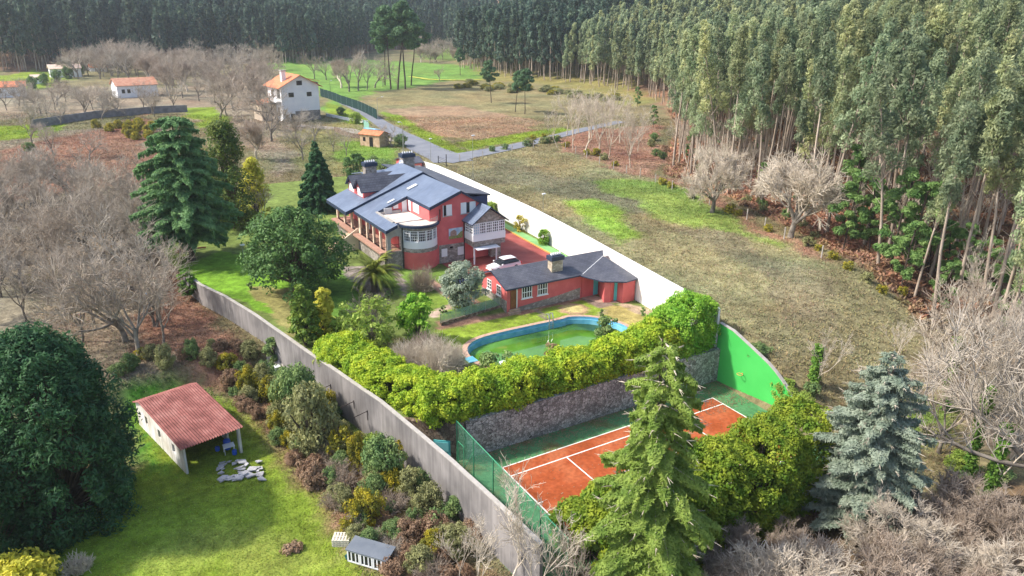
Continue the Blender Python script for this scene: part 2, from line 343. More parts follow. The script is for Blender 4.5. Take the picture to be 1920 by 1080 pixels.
# colours of the ground, laid out in world space
GR = (.175, .24, .028); GM = (.13, .19, .045); DRY = (.225, .2, .115); BR = (.235, .135, .09); SC = (.17, .15, .065); FF = (.19, .115, .07); TAN = (.225, .185, .13)
GREY = (.165, .155, .095); DG = (.05, .12, .02); LIME = (.165, .25, .045); BROWN = (.20, .135, .08); OLV = (.20, .19, .08)
ZONES = [
 (wpoly([(-200, 250), (340, 240), (345, 515), (420, 620), (345, 660), (200, 712), (-300, 660)]), TAN, 3),
 (wpoly([(330, 530), (400, 590), (560, 700), (720, 800), (900, 960), (1000, 1100), (690, 1100), (620, 960), (520, 880), (460, 800), (400, 720), (360, 700)]), BROWN, 2),
 (wpoly([(280, 520), (345, 515), (420, 600), (520, 690), (500, 720), (380, 720), (330, 660), (260, 680)]), BR, 2),
 (wpoly([(235, 745), (300, 722), (362, 705), (470, 800), (520, 860), (560, 905), (625, 960), (660, 1020), (700, 1120), (-100, 1180), (-100, 960), (240, 870)]), GR, 1.),
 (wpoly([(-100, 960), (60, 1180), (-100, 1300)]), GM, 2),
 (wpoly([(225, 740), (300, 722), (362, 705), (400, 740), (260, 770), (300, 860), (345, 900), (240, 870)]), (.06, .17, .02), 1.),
 (wpoly([(330, 1010), (560, 1000), (640, 1100), (300, 1100)]), (.22, .27, .05), 2),
 (wpoly([(560, 740), (620, 750), (760, 880), (830, 940), (790, 960), (700, 850), (600, 790)]), GM, 1.2),
 (wpoly([(-60, 320), (60, 268), (200, 240), (280, 215), (300, 262), (268, 330), (150, 350), (-60, 400)]), BR, 4),
 (wpoly([(-60, 238), (110, 232), (112, 252), (40, 262), (-60, 262)]), GR, 2),
 (wpoly([(-60, 148), (80, 132), (150, 142), (60, 168), (-60, 178)]), GR, 3),
 (wpoly([(-60, 178), (200, 160), (420, 170), (420, 205), (200, 215), (-60, 232)]), TAN, 5),
 (wpoly([(340, 150), (510, 140), (560, 250), (540, 330), (400, 260)]), TAN, 4),
 (wpoly([(340, 205), (400, 200), (430, 225), (380, 240)]), GR, 2),
 (wpoly([(500, 118), (640, 108), (900, 118), (915, 148), (870, 150), (700, 172), (620, 215), (600, 172)]), (.14, .245, .05), 3),
 (wpoly([(780, 62), (905, 70), (900, 112), (790, 112)]), GM, 6),
 (wpoly([(560, 250), (640, 225), (720, 262), (760, 280), (750, 330), (640, 330), (560, 300)]), OLV, 3),
 (wpoly([(640, 268), (700, 264), (745, 282), (740, 312), (630, 305)]), LIME, 1.5),
 (wpoly([(610, 190), (700, 222), (690, 235), (650, 232), (612, 208)]), GR, 1),
 (wpoly([(690, 178), (880, 150), (1040, 150), (1080, 215), (1050, 240), (880, 280), (720, 215)]), (.20, .175, .085), 3),
 (wpoly([(735, 205), (850, 195), (1000, 225), (1010, 248), (880, 262), (800, 250)]), (.27, .185, .115), 3),
 (wpoly([(900, 115), (1200, 120), (1230, 190), (1180, 200), (1050, 160), (900, 150)]), (.22, .2, .07), 3),
 (wpoly([(712, 210), (740, 214), (880, 285), (840, 292)]), GR, 1.2),
 (wpoly([(862, 268), (1050, 238), (1070, 244), (880, 283)]), GR, 1.),
 (wpoly([(1060, 258), (1110, 240), (1240, 235), (1240, 330), (1330, 350), (1480, 440), (1560, 470), (1640, 560), (1560, 500), (1390, 405), (1200, 335), (1050, 282)]), (.27, .16, .11), 2.5),
 (wpoly([(845, 312), (1000, 278), (1060, 285), (1200, 338), (1390, 408), (1560, 490), (1700, 560), (1790, 700), (1640, 760), (1520, 780), (1383, 625), (1280, 545), (1110, 455), (1000, 400)]), (.225, .205, .11), 2.5),
 (wpoly([(860, 330), (960, 300), (1060, 330), (1160, 345), (1240, 372), (1200, 400), (1060, 372), (960, 352), (900, 340)]), GREY, 2.5),
 (wpoly([(1130, 338), (1230, 343), (1310, 370), (1390, 408), (1480, 460), (1420, 450), (1330, 425), (1230, 400), (1150, 370)]), (.18, .245, .06), 2.4),
 (wpoly([(1040, 372), (1100, 368), (1180, 405), (1230, 440), (1190, 455), (1100, 415)]), (.20, .30, .05), 2.2),
 (wpoly([(1270, 420), (1400, 440), (1560, 530), (1600, 620), (1500, 640), (1440, 520), (1340, 470)]), (.20, .175, .105), 2.5),
 (wpoly([(1700, 560), (1920, 620), (2100, 760), (1900, 860), (1760, 820), (1740, 700)]), TAN, 3),
 (wpoly([(1700, 740), (1790, 735), (1800, 830), (1720, 840)]), GM, 1.5),
 (wpoly([(1300, 985), (1900, 880), (2200, 1100), (1200, 1300)]), BROWN, 3),
]
def ground_col(x, y):
    r = np.random.default_rng(3); return sum(ground_col1(x+r.normal(0, .55, len(x)), y+r.normal(0, .55, len(x))) for _ in range(4))/4
def ground_col1(x, y):
    P = np.stack([x, y], 1); n = len(P); c = np.tile(np.array(SC), (n, 1)); c[:] = (.18, .16, .085)
    fo = pinpoly(P, FOREST); c[fo] = FF
    fr = fo & (dist_poly(P, FOREST) < 14); c[fr] = (.27, .155, .10)
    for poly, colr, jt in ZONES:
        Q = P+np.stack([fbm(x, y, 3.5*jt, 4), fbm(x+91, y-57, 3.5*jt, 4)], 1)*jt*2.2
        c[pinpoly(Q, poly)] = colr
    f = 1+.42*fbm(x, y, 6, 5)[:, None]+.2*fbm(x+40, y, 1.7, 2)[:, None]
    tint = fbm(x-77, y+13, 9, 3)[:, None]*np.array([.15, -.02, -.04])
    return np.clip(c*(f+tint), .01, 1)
def axis(a, b, s, lo, hi, g=1.12):
    m_ = list(np.arange(a, b+.01, s)); st = s
    while m_[-1] < hi: st = min(st*g, 40); m_.append(m_[-1]+st)
    st = s
    while m_[0] > lo: st = min(st*g, 40); m_.insert(0, m_[0]-st)
    return np.array(m_)
gx = axis(-62, 112, .85, -1500, 1600); gy = axis(-42, 130, .85, -300, 1700, 1.03)
X, Y = np.meshgrid(gx, gy, indexing='ij'); xf, yf = X.ravel(), Y.ravel(); zf = T(xf, yf)
nx_, ny_ = X.shape; I = np.arange(nx_*ny_).reshape(nx_, ny_)
Fg = np.stack([I[:-1, :-1], I[1:, :-1], I[1:, 1:], I[:-1, 1:]], -1).reshape(-1, 4)
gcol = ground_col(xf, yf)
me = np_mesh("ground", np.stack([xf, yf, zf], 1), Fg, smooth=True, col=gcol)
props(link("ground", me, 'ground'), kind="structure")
def drape(name, pts, width, m, lift=.09, kind="structure", step=2.0):
    L_ = []
    for a, b in zip(pts[:-1], pts[1:]):
        k = max(1, int(np.hypot(*(np.array(b)-a))/step))
        L_ += [np.array(a)*(1-i/k)+np.array(b)*i/k for i in range(k)]
    L_.append(np.array(pts[-1])); L_ = np.array(L_); d = np.gradient(L_, axis=0); d = unit(d); nn = np.stack([-d[:, 1], d[:, 0]], 1)
    ws = width if hasattr(width, '__len__') else [width, width]; wd = np.interp(np.linspace(0, 1, len(L_)), np.linspace(0, 1, len(ws)), ws)[:, None]
    rows = [L_+nn*wd*f for f in (-.5, -.25, 0, .25, .5)]; n = len(L_)
    V = np.concatenate([np.column_stack([r, T(r[:, 0], r[:, 1])+lift]) for r in rows]); J = np.arange(5*n).reshape(5, n)
    Fq = np.stack([J[:-1, :-1], J[:-1, 1:], J[1:, 1:], J[1:, :-1]], -1).reshape(-1, 4)[:, ::-1]
    return props(link(name, np_mesh(name, V, Fq, smooth=True), m), kind=kind)
# ---------------------------------------------------------------- estate terrace, paving, pool
def zp(x, y): return 3.4+.65*ss(20.5, 23.3, np.asarray(y, float)-.12*(np.asarray(x, float)-9))
gwx = lambda y: float(np.interp(y, [g[1] for g in GW], [g[0] for g in GW]))
PAD = [(-6.7, 6.6), (-4.2, 4.5), (-2.2, 3.05), (27.0, 3.05)]+[(float(xw(y))-.02, y) for y in (5, 12, 20, 28, 36, 45, 55, 65, 75, 84, 92, 98)]+[(24, 99), (5, 99), (-8, 97), (-15, 88), (-17.2, 72), (-17.2, 58), (-16.4, 50.5)]+[(gwx(y), y) for y in (44.5, 39, 32, 26, 20.5, 14.5, 10)]
POOL = [(4.3, 13.2), (4.55, 14.9), (5.4, 16.2), (6.8, 17.05), (9, 17.35), (13, 17.3), (17.9, 17.1), (18.25, 17.35), (19.2, 17.1), (20.6, 16.2), (21.6, 14.9), (22.4, 13.2), (22.5, 11.5), (21.8, 10), (20.4, 9.1), (17, 8.8), (8, 8.9), (6, 9.6), (4.8, 11.2)]
def smooth_loop(P, n=4):
    P = np.array(P, float)
    for _ in range(2):
        Q = np.roll(P, -1, 0); P = np.stack([.75*P+.25*Q, .25*P+.75*Q], 1).reshape(-1, 2)
    return P
POOLS = smooth_loop(POOL)
def offset_loop(P, d):
    e = unit(np.roll(P, -1, 0)-np.roll(P, 1, 0)); n = np.stack([e[:, 1], -e[:, 0]], 1)
    c = P.mean(0); s = np.sign(((P-c)*n).sum(1).mean()); return P+n*d*s
COPE = offset_loop(POOLS, .55)
def cdt_sheet(name, outer, holes, zfn, m, step, colfn=None, kind="structure"):
    pts = [Vector(p[:2]) for p in outer]; edges = [(i, (i+1) % len(outer)) for i in range(len(outer))]
    for h in holes:
        k = len(pts); pts += [Vector(p) for p in h]; edges += [(k+i, k+(i+1) % len(h)) for i in range(len(h))]
    O = np.array([p[:2] for p in outer]); a, b = O.min(0), O.max(0)
    if step:
        g = np.stack(np.meshgrid(np.arange(a[0], b[0], step), np.arange(a[1], b[1], step)), -1).reshape(-1, 2)+.013
        ok = pinpoly(g, outer) & (dist_poly(g, outer, True) > step*.3)
        for h in holes: ok &= ~pinpoly(g, list(h)) & (dist_poly(g, list(h), True) > step*.3)
        pts += [Vector(q) for q in g[ok]]
    v, e, f, *_ = geometry.delaunay_2d_cdt(pts, edges, [], 0, 1e-4)
    V = np.array([(q.x, q.y) for q in v]); f = [t for t in f if len(t) == 3]; F = np.array(f); cen = V[F].mean(1)
    ok = pinpoly(cen, outer)
    for h in holes: ok &= ~pinpoly(cen, list(h))
    F = F[ok]; cr_ = np.cross(V[F[:, 1]]-V[F[:, 0]], V[F[:, 2]]-V[F[:, 0]]); F[cr_ < 0] = F[cr_ < 0][:, ::-1]
    z = zfn(V[:, 0], V[:, 1]); me = np_mesh(name, np.column_stack([V, z]), F, smooth=True, col=colfn(V[:, 0], V[:, 1]) if colfn else None)
    return props(link(name, me, m), kind=kind)
PCOL = (.36, .22, .16); PIT = [
 (wpoly([(330, 500), (420, 470), (560, 500), (640, 560), (600, 640), (520, 600), (350, 520)], 4), (.14, .27, .025), 1.2),
 (wpoly([(420, 470), (560, 455), (610, 480), (560, 500), (480, 480)], 4), GM, 1.),
 (wpoly([(470, 540), (560, 545), (590, 600), (560, 640), (520, 605)], 3.9), (.24, .22, .08), 1.2),
 (wpoly([(500, 500), (640, 490), (690, 560), (660, 600), (600, 590)], 4), (.10, .19, .03), 1),  # deep green paints the magnolia's shadow onto the lawn
 (wpoly([(640, 500), (690, 500), (735, 548), (715, 560), (650, 520)], 4), (.26, .22, .19), .15),
 (wpoly([(690, 500), (830, 505), (850, 530), (760, 560), (700, 530)], 4), (.13, .21, .04), .8),
 (wpoly([(735, 505), (745, 505), (772, 552), (758, 556)], 4), (.28, .23, .20), .1),
 (wpoly([(760, 545), (850, 560), (905, 580), (820, 600), (780, 585)], 3.8), (.17, .25, .04), .6),
 (wpoly([(800, 530), (830, 556), (900, 574), (900, 566), (850, 545), (815, 525)], 4), PCOL, .15),
 (wpoly([(800, 590), (850, 566), (858, 570), (815, 598)], 4), (.40, .30, .24), .1),
 (wpoly([(600, 620), (700, 640), (860, 640), (870, 690), (820, 700), (700, 720), (600, 660)], 3.4), (.22, .20, .07), .8),
 (wpoly([(822, 622), (950, 594), (1085, 562), (1130, 575), (1240, 590), (1240, 640), (1190, 660), (1110, 600), (1060, 600), (900, 640), (860, 660)], 3.4), (.21, .29, .035), .8),
 (wpoly([(820, 612), (945, 588), (1000, 578), (1090, 556), (1092, 561), (1000, 585), (945, 596), (822, 622)], 3.4), (.30, .17, .12), .12),
 (wpoly([(997, 581), (1003, 579), (1032, 598), (1024, 600)], 3.4), (.24, .20, .15), .1),
 (wpoly([(1090, 553), (1152, 570), (1150, 576), (1125, 578), (1092, 562)], 3.4), (.22, .16, .13), .15),
 (wpoly([(1128, 577), (1150, 572), (1240, 580), (1260, 640), (1200, 640), (1160, 610)], 3.4), (.34, .28, .10), .8),
 (wpoly([(1117, 592), (1132, 578), (1138, 580), (1124, 596)], 3.4), (.3, .24, .15), .1),
 (wpoly([(1160, 570), (1240, 580), (1240, 600), (1180, 585)], 3.4), (.38, .29, .2), .8)]
CIRC = at(1076, 579, 3.4)
def pad_col(x, y):
    P = np.stack([x, y], 1); c = np.tile(np.array((.13, .17, .045)), (len(P), 1))
    for poly, colr, jt in PIT:
        Q = P+np.stack([fbm(x, y, 2., 3), fbm(x+91, y-57, 2., 3)], 1)*jt; c[pinpoly(Q, poly)] = colr
    d = np.hypot(x-CIRC[0], y-CIRC[1]); c[d < 1.75] = (.38, .25, .15); c[d < 1.2] = (.42, .36, .15)
    c[y > 62] = (.15, .2, .05)
    return c*(1+.25*fbm(x, y, 1.6, 3)[:, None])
cdt_sheet("garden_lawn", PAD, [COPE], zp, 'ground', .45, pad_col)
# fine earth edge of the terrace towards the lower ground (hidden by walls, closes the step)
b = B()
for i in range(len(PAD)):
    a_, c_ = PAD[i], PAD[(i+1) % len(PAD)]
    b.quad((*a_, -1), (*c_, -1), (*c_, float(zp(*c_))-.02), (*a_, float(zp(*a_))-.02))
props(b.make("terrace_bank", 'brownstone'), kind="structure")
# red drive and green strip
drv = [(17.2, 27.6), (22.6, 27.2), (28.3, 29), (28.5, 37), (29.3, 50), (29.5, 58), (22, 58), (22, 40), (17.0, 39.4), (13.6, 39.4), (13.6, 34)]
cdt_sheet("driveway", drv, [], lambda x, y: zp(x, y)*0+4.075, 'drive', 0)
gs = [(28.55, 24), (28.55, 37), (29.4, 50), (29.55, 58), (31.2, 58), (30.7, 50), (30.1, 37), (28.75, 24)]
b = B(); b.prism([g for g in gs], 4.0, 4.2); props(b.make("verge_strip", 'greenpave'), kind="structure")
b = B(); b.prism([(28.4, 24), (28.55, 24), (28.55, 37), (29.4, 50), (29.4, 58), (29.25, 58), (29.25, 50), (28.4, 37)], 4.0, 4.23); props(b.make("kerb", mat('yellow_kerb', (.5, .3, .08), (.6, .38, .1), 2)), kind="structure")
# pool
pool = thing("swimming_pool", (13, 13, 3.4), "curved blue swimming pool with pink stone edge behind the yellow-green hedge", "pool")
def ring(name, A, Bq, za, zb, m, parent):
    n = len(A); V = np.concatenate([np.column_stack([A, np.full(n, za)]), np.column_stack([Bq, np.full(n, zb)])]); i = np.arange(n); j = (i+1) % n
    F = np.stack([i, j, n+j, n+i], 1); e = V-offof(parent); return link(name, np_mesh(name, e, F), m, parent, offof(parent))
ring("coping", COPE, POOLS, 3.43, 3.46, 'coping', pool)
ring("rim", POOLS, POOLS, 3.46, 3.16, mat('pool_rim_tiles', (.12, .38, .62), (.2, .48, .7), 2, .3, .5), pool)
ring("ledge", POOLS, offset_loop(POOLS, -.10), 3.16, 3.14, 'poolblue', pool)
ring("basin_wall", offset_loop(POOLS, -.10), offset_loop(POOLS, -.22), 3.14, 2.0, 'poolblue', pool)
lad = B()
for dx in (0, .5):
    P_ = [(15.95+dx, 17.9, 3.45), (15.93+dx, 17.8, 4.15), (15.9+dx, 17.35, 4.3), (15.86+dx, 17.1, 3.9), (15.8+dx, 17.0, 2.5)]
    for p, q in zip(P_[:-1], P_[1:]): lad.tube(p, q, .055)
for z in (2.7, 3.0, 3.3): lad.tube((15.83, 17.03, z), (16.33, 17.03, z), .03)
lad.make("ladder", 'metal', pool)
spout = B(); spout.box((3.6, 12.4, 3.35), (4.5, 13.6, 3.5)); spout.make("step", 'poolblue', pool)
wm = mat('murky_pool_water', (.02, .055, .008), (.15, .34, .06), .13, .03, .8, c3=(.09, .23, .025))
cdt_sheet("pool_water", [tuple(p) for p in offset_loop(POOLS, -.16)], [], lambda x, y: x*0+2.62, wm, 0)
# ---------------------------------------------------------------- tennis court
b = B(); b.quad((-5.6, -13.2, .035), (26.9, -13.2, .035), (26.9, 3, .035), (-6, 3, .035)); props(b.make("court_surround", 'courtgreen'), kind="structure")
b = B(); b.quad((0, -10.97, .045), (23.77, -10.97, .045), (23.77, 0, .045), (0, 0, .045)); props(b.make("tennis_court", 'clay'), kind="structure")
b = B(); L_ = lambda x0, y0, x1, y1: b.quad((x0, y0, .053), (x1, y0, .053), (x1, y1, .053), (x0, y1, .053)); w_ = .12
for y0 in (0, -10.97): L_(-.06, y0-w_/2, 23.83, y0+w_/2)
for y0 in (-1.37, -9.6): L_(.06, y0-w_/2, 23.71, y0+w_/2)
for x0 in (0, 23.77): L_(x0-w_/2, -10.9, x0+w_/2, -.06)
for x0 in (5.485, 18.285): L_(x0-w_/2, -9.54, x0+w_/2, -1.43)
L_(5.55, -5.485-w_/2, 18.22, -5.485+w_/2); L_(.06, -5.545, .45, -5.425); L_(23.32, -5.545, 23.71, -5.425)
props(b.make("court_line", 'line'), kind="structure")
# ---------------------------------------------------------------- walls
def wall_thing(name, pts, th, zb, zt, m, label, cat, cap=None, seg=None):
    """vertical wall along pts; zt may be a list"""
    c = np.array(pts[0]); t = thing(name, (c[0], c[1], 0), label, cat); zt = zt if hasattr(zt, '__len__') else [zt]*len(pts)
    P = np.array(pts, float); d = unit(np.gradient(P, axis=0)); n = np.stack([-d[:, 1], d[:, 0]], 1); L = P+n*th/2; Rr = P-n*th/2
    V = []; F = []; mi = []
    for i in range(len(P)): V += [(*L[i], zb), (*Rr[i], zb), (*Rr[i], zt[i]), (*L[i], zt[i])]
    for i in range(len(P)-1):
        a, c_ = 4*i, 4*i+4; F += [(a, c_, c_+3, a+3), (a+1, a+2, c_+2, c_+1), (a+3, c_+3, c_+2, a+2), (a, a+1, c_+1, c_)]
    F += [(0, 3, 2, 1), (4*len(P)-4, 4*len(P)-3, 4*len(P)-2, 4*len(P)-1)]
    b = B(); b.v = V; b.f = F; b.mi = [0]*len(F); b.make("wall", m, t)
    if cap:
        b = B(); L2 = P+n*(th/2+.05); R2 = P-n*(th/2+.05); V = []; F = []
        for i in range(len(P)): V += [(*L2[i], zt[i]+.003), (*R2[i], zt[i]+.003), (*R2[i], zt[i]+.08), (*L2[i], zt[i]+.08)]
        for i in range(len(P)-1):
            a, c_ = 4*i, 4*i+4; F += [(a, c_, c_+3, a+3), (a+1, a+2, c_+2, c_+1), (a+3, c_+3, c_+2, a+2), (a, a+1, c_+1, c_)]
        F += [(0, 3, 2, 1), (4*len(P)-4, 4*len(P)-3, 4*len(P)-2, 4*len(P)-1)]
        b.v = V; b.f = F; b.mi = [0]*len(F); b.make("coping", cap, t)
    return t
def dense(pts, n=6):
    out = []
    for a, c in zip(pts[:-1], pts[1:]): out += [tuple(np.array(a)*(1-i/n)+np.array(c)*i/n) for i in range(n)]
    return out+[pts[-1]]
gwd = dense(GW, 3)
gwall = wall_thing("boundary_wall", gwd, .25, -1.5, [float(4.38+.35*ss(10, 50, p[1])+.05*fbm(p[0], p[1], 4)) for p in gwd], 'concrete', "long weathered grey concrete wall curving down the left side of the garden", "wall", cap='grayband')
ys = [3.4, 8, 12, 20, 28, 36, 45, 55, 65, 75, 84, 92, 97]
wall_thing("boundary_wall", [(float(xw(y)), y) for y in ys], .25, 1, [7.5, 7.55, 7.6, 7.75, 7.9, 8., 8., 7.9, 7.8, 7.7, 7.5, 6.9, 6.5], 'wallwhite', "long bright white wall between the red house and the dry field", "wall", cap='wallwhite')
wall_thing("retaining_wall", [(-1.9, 2.85), (5, 2.8), (15, 2.8), (27, 2.8)], .5, -.5, 3.55, 'rubble', "high grey fieldstone wall below the long hedge beside the tennis court", "wall")
rt = wall_thing("retaining_wall", [(-6.4, 6.3), (-4.4, 4.4), (-3.1, 3.35), (-2.0, 2.85)], .45, -.5, 3.45, 'brownstone', "short brown fieldstone wall with a turquoise door at the corner of the court", "wall")
a_, c_ = np.array([-4.25, 4.0]), np.array([-3.15, 3.12]); n_ = np.array([-.62, -.78])
b = B(); b.prism([tuple(a_), tuple(c_), tuple(c_+n_*.08), tuple(a_+n_*.08)], 0.0, 1.9); dr = b.make("door", 'turq', rt)
b = B(); a2, c2 = a_+.1*(c_-a_)+n_*.083, a_+.9*(c_-a_)+n_*.083; b.prism([tuple(a2), tuple(c2), tuple(c2+n_*.03), tuple(a2+n_*.03)], .9, 1.75); b.make("door_panel", mat('pale_turquoise', (.2, .55, .58), (.24, .6, .62), 1), dr)
# green frontón wall with its slanting top
fw = thing("practice_wall", (26.9, 2.8, 0), "tall bright green wall with a slanting top at the far end of the tennis court", "wall")
prof = [(3.05, 6.2), (1.2, 6.0), (-.6, 5.4), (-2.6, 4.7), (-3.4, 4.4), (-4.4, 3.9), (-5.6, 3.1), (-6.9, 2.1), (-7.6, 1.6)]
b = B(); V = []
for y, z in prof: V += [(26.9, y, -.3), (27.2, y, -.3), (27.2, y, z), (26.9, y, z)]
b.v = V
for i in range(len(prof)-1):
    a = 4*i; c = a+4; b.f += [(a, a+3, c+3, c), (a+1, c+1, c+2, a+2), (a+3, a+2, c+2, c+3)]
b.f += [(0, 1, 2, 3), tuple(4*len(prof)-4+k for k in (0, 3, 2, 1))]; b.mi = [0]*len(b.f); b.make("wall", 'fronton', fw)
b = B(); V = []
for y, z in prof: V += [(26.86, y, z+.003), (27.24, y, z+.003), (27.24, y, z+.07), (26.86, y, z+.07)]
b.v = V
for i in range(len(prof)-1):
    a = 4*i; c = a+4; b.f += [(a, a+3, c+3, c), (a+1, c+1, c+2, a+2), (a+3, a+2, c+2, c+3)]
b.f += [(0, 1, 2, 3), tuple(4*len(prof)-4+k for k in (0, 3, 2, 1))]; b.mi = [0]*len(b.f); b.make("coping", 'grayband', fw)
hp = B(); hc = np.array([26.78, -.6, 2.2])
for i in range(16):
    t0, t1 = 2*math.pi*i/16, 2*math.pi*(i+1)/16; hp.tube(hc+[-.25*math.sin(t0)-.28, .28*math.cos(t0), 0], hc+[-.25*math.sin(t1)-.28, .28*math.cos(t1), 0], .03, n=5)
hp.tube(hc+[-.03, 0, 0], hc+[.15, 0, 0], .04)
props(hp.make("basketball_hoop", mat('orange_metal', (.75, .35, .12))), "small orange ring hanging on the bright green wall", "hoop")
# chain-link fence (tall) of the court
def mesh_mat(name, col, dens, sc_=26):
    m = bpy.data.materials.new(name); m.use_nodes = True; t = m.node_tree; N = t.nodes; L = t.links; b = N["Principled BSDF"]; b.inputs["Base Color"].default_value = (*col, 1)
    tr = N.new("ShaderNodeBsdfTransparent"); mx = N.new("ShaderNodeMixShader"); tc = N.new("ShaderNodeTexCoord"); mp = N.new("ShaderNodeMapping"); mp.inputs["Rotation"].default_value = (0, R_(45), R_(0)); mp.inputs["Scale"].default_value = (sc_, sc_, sc_)
    L.new(tc.outputs["Object"], mp.inputs[0]); vo = N.new("ShaderNodeSeparateXYZ"); L.new(mp.outputs[0], vo.inputs[0]); outs = []
    for k in (0, 1, 2):
        f = N.new("ShaderNodeMath"); f.operation = 'FRACT'; L.new(vo.outputs[k], f.inputs[0]); g = N.new("ShaderNodeMath"); g.operation = 'LESS_THAN'; g.inputs[1].default_value = dens; L.new(f.outputs[0], g.inputs[0]); outs.append(g)
    a = N.new("ShaderNodeMath"); a.operation = 'MAXIMUM'; L.new(outs[1].outputs[0], a.inputs[0]); L.new(outs[2].outputs[0], a.inputs[1])
    L.new(a.outputs[0], mx.inputs[0]); L.new(tr.outputs[0], mx.inputs[1]); L.new(b.outputs[0], mx.inputs[2]); L.new(mx.outputs[0], N["Material Output"].inputs[0]); return m
M['linkmesh'] = mesh_mat('green_chain_link', (.12, .38, .24), .14)
M['linkmesh2'] = mesh_mat('pale_green_mesh', (.25, .45, .36), .3, 40)
ft = thing("chain_link_fence", (-3.0, 2.4, 0), "tall green chain-link fence behind the near end of the tennis court", "fence")
fp = [(-2.85, 2.5), (-2.95, -.6), (-3.0, -3.8), (-3.1, -7.2), (-3.25, -10.7), (-3.3, -14)]
for x, y in fp: b = B(); b.tube((x, y, 0), (x, y, 4.05), .05); b.make("post", 'greenpaint', ft)
b = B()
for (x0, y0), (x1, y1) in zip(fp[:-1], fp[1:]): b.quad((x0+.04, y0, .05), (x1+.04, y1, .05), (x1+.04, y1, 4.0), (x0+.04, y0, 4.0))
b.make("mesh", 'linkmesh', ft)
b = B()
for (x0, y0), (x1, y1) in zip(fp[:-1], fp[1:]): b.tube((x0, y0, 4.03), (x1, y1, 4.03), .035)
b.make("top_rail", 'greenpaint', ft)
b = B(); b.box((-2.9, 1.2, 0), (-2.86, 1.26, 2.3)); b.box((-2.9, 2.2, 0), (-2.86, 2.26, 2.3)); b.box((-2.9, 1.27, 2.24), (-2.86, 2.19, 2.3)); b.tube((-2.88, 1.3, .1), (-2.2, .6, 2.2), .03); b.make("gate", 'greenpaint', ft)
# low mesh fence above the pool lawn
lf = thing("garden_fence", (9, 22.3, 3.4), "low pale green mesh fence on a stone kerb left of the annex steps", "fence")
b = B(); fa, fb = np.array([4.9, 21.4]), np.array([12.9, 22.6]); nn = unit(np.array([[-(fb-fa)[1], (fb-fa)[0]]]))[0]
b.prism([tuple(fa), tuple(fb), tuple(fb+nn*.3), tuple(fa+nn*.3)], 3.3, 4.05); b.make("kerb_wall", 'brownstone', lf)
b = B(); b.quad((*(fa+nn*.15), 4.05), (*(fb+nn*.15), 4.05), (*(fb+nn*.15), 5.05), (*(fa+nn*.15), 5.05)); b.make("mesh", 'linkmesh2', lf)
for i in range(5):
    p = fa+(fb-fa)*i/4+nn*.15; b = B(); b.tube((*p, 4.05), (*p, 5.12), .03); b.make("post", 'metal', lf)
# steel props leaning on the outside of the grey wall
for k, (px, py) in enumerate([(548, 704), (590, 712), (618, 742), (655, 775), (694, 790)]):
    p = at(px, py, 1.5); y = p[1]; x = gwx(y)-.13
    b = B(); b.tube((x-1.3, y-.25, 2.45), (x, y-.05, 2.6), .035, n=5); b.tube((x-.03, y-.04, 1.7+.2*(k % 2)), (x-.03, y-.04, 2.7), .03, n=5)
    props(b.make("steel_bracket", 'rustbar'), "dark steel bar bracket sticking out of the grey concrete wall, %s from the house end" % ["first", "second", "third", "fourth", "fifth"][k], "bracket", "steel brackets on the outside of the grey wall")
# ---------------------------------------------------------------- buildings
def window(parent, o, u, w, h, nx=2, nz=3, fr=.07, name="window", frame='white', pane='glass', proud=.04, label=None):
    """framed window; o lower left corner on the wall plane, u direction along the wall, outward normal to the right of u"""
    o = np.array(o, float); u = np.array([u[0], u[1], 0.]); u /= np.linalg.norm(u); n = np.array([u[1], -u[0], 0.]); z = np.array([0, 0, 1.])
    def bar(b, a0, a1, c0, c1, d0, d1):
        P = [o+u*a0+n*d0, o+u*a1+n*d0, o+u*a1+n*d1, o+u*a0+n*d1]; b.prism([tuple(p[:2]) for p in P], o[2]+c0, o[2]+c1)
    b = B(); bar(b, 0, fr, 0, h, 0, proud); bar(b, w-fr, w, 0, h, 0, proud); bar(b, fr, w-fr, 0, fr, 0, proud); bar(b, fr, w-fr, h-fr, h, 0, proud)
    m = fr*.45
    for i in range(1, nx): bar(b, w*i/nx-m, w*i/nx+m, fr, h-fr, .014, proud-.008)
    for j in range(1, nz): bar(b, fr, w-fr, h*j/nz-m, h*j/nz+m, .012, proud-.012)
    f = b.make(name, frame, parent)
    b = B(); bar(b, fr, w-fr, fr, h-fr, .002, .01); b.make("pane", pane, f)
    return f
def roof(parent, pts, t=.22, top='slate', side='fascia', name="roof"):
    b = B(); b.slab(pts, t); b.mi = [0]+[1]*(len(b.mi)-1); return b.make(name, [top, side], parent)
H = thing("villa", (13.5, 45, 4.05), "large red villa with blue slate roofs, round glazed tower and roof terrace", "house")
zl = lambda x: 13.6-.38*(16.5-x)
zr = lambda x: 13.6-.61*(x-16.5)
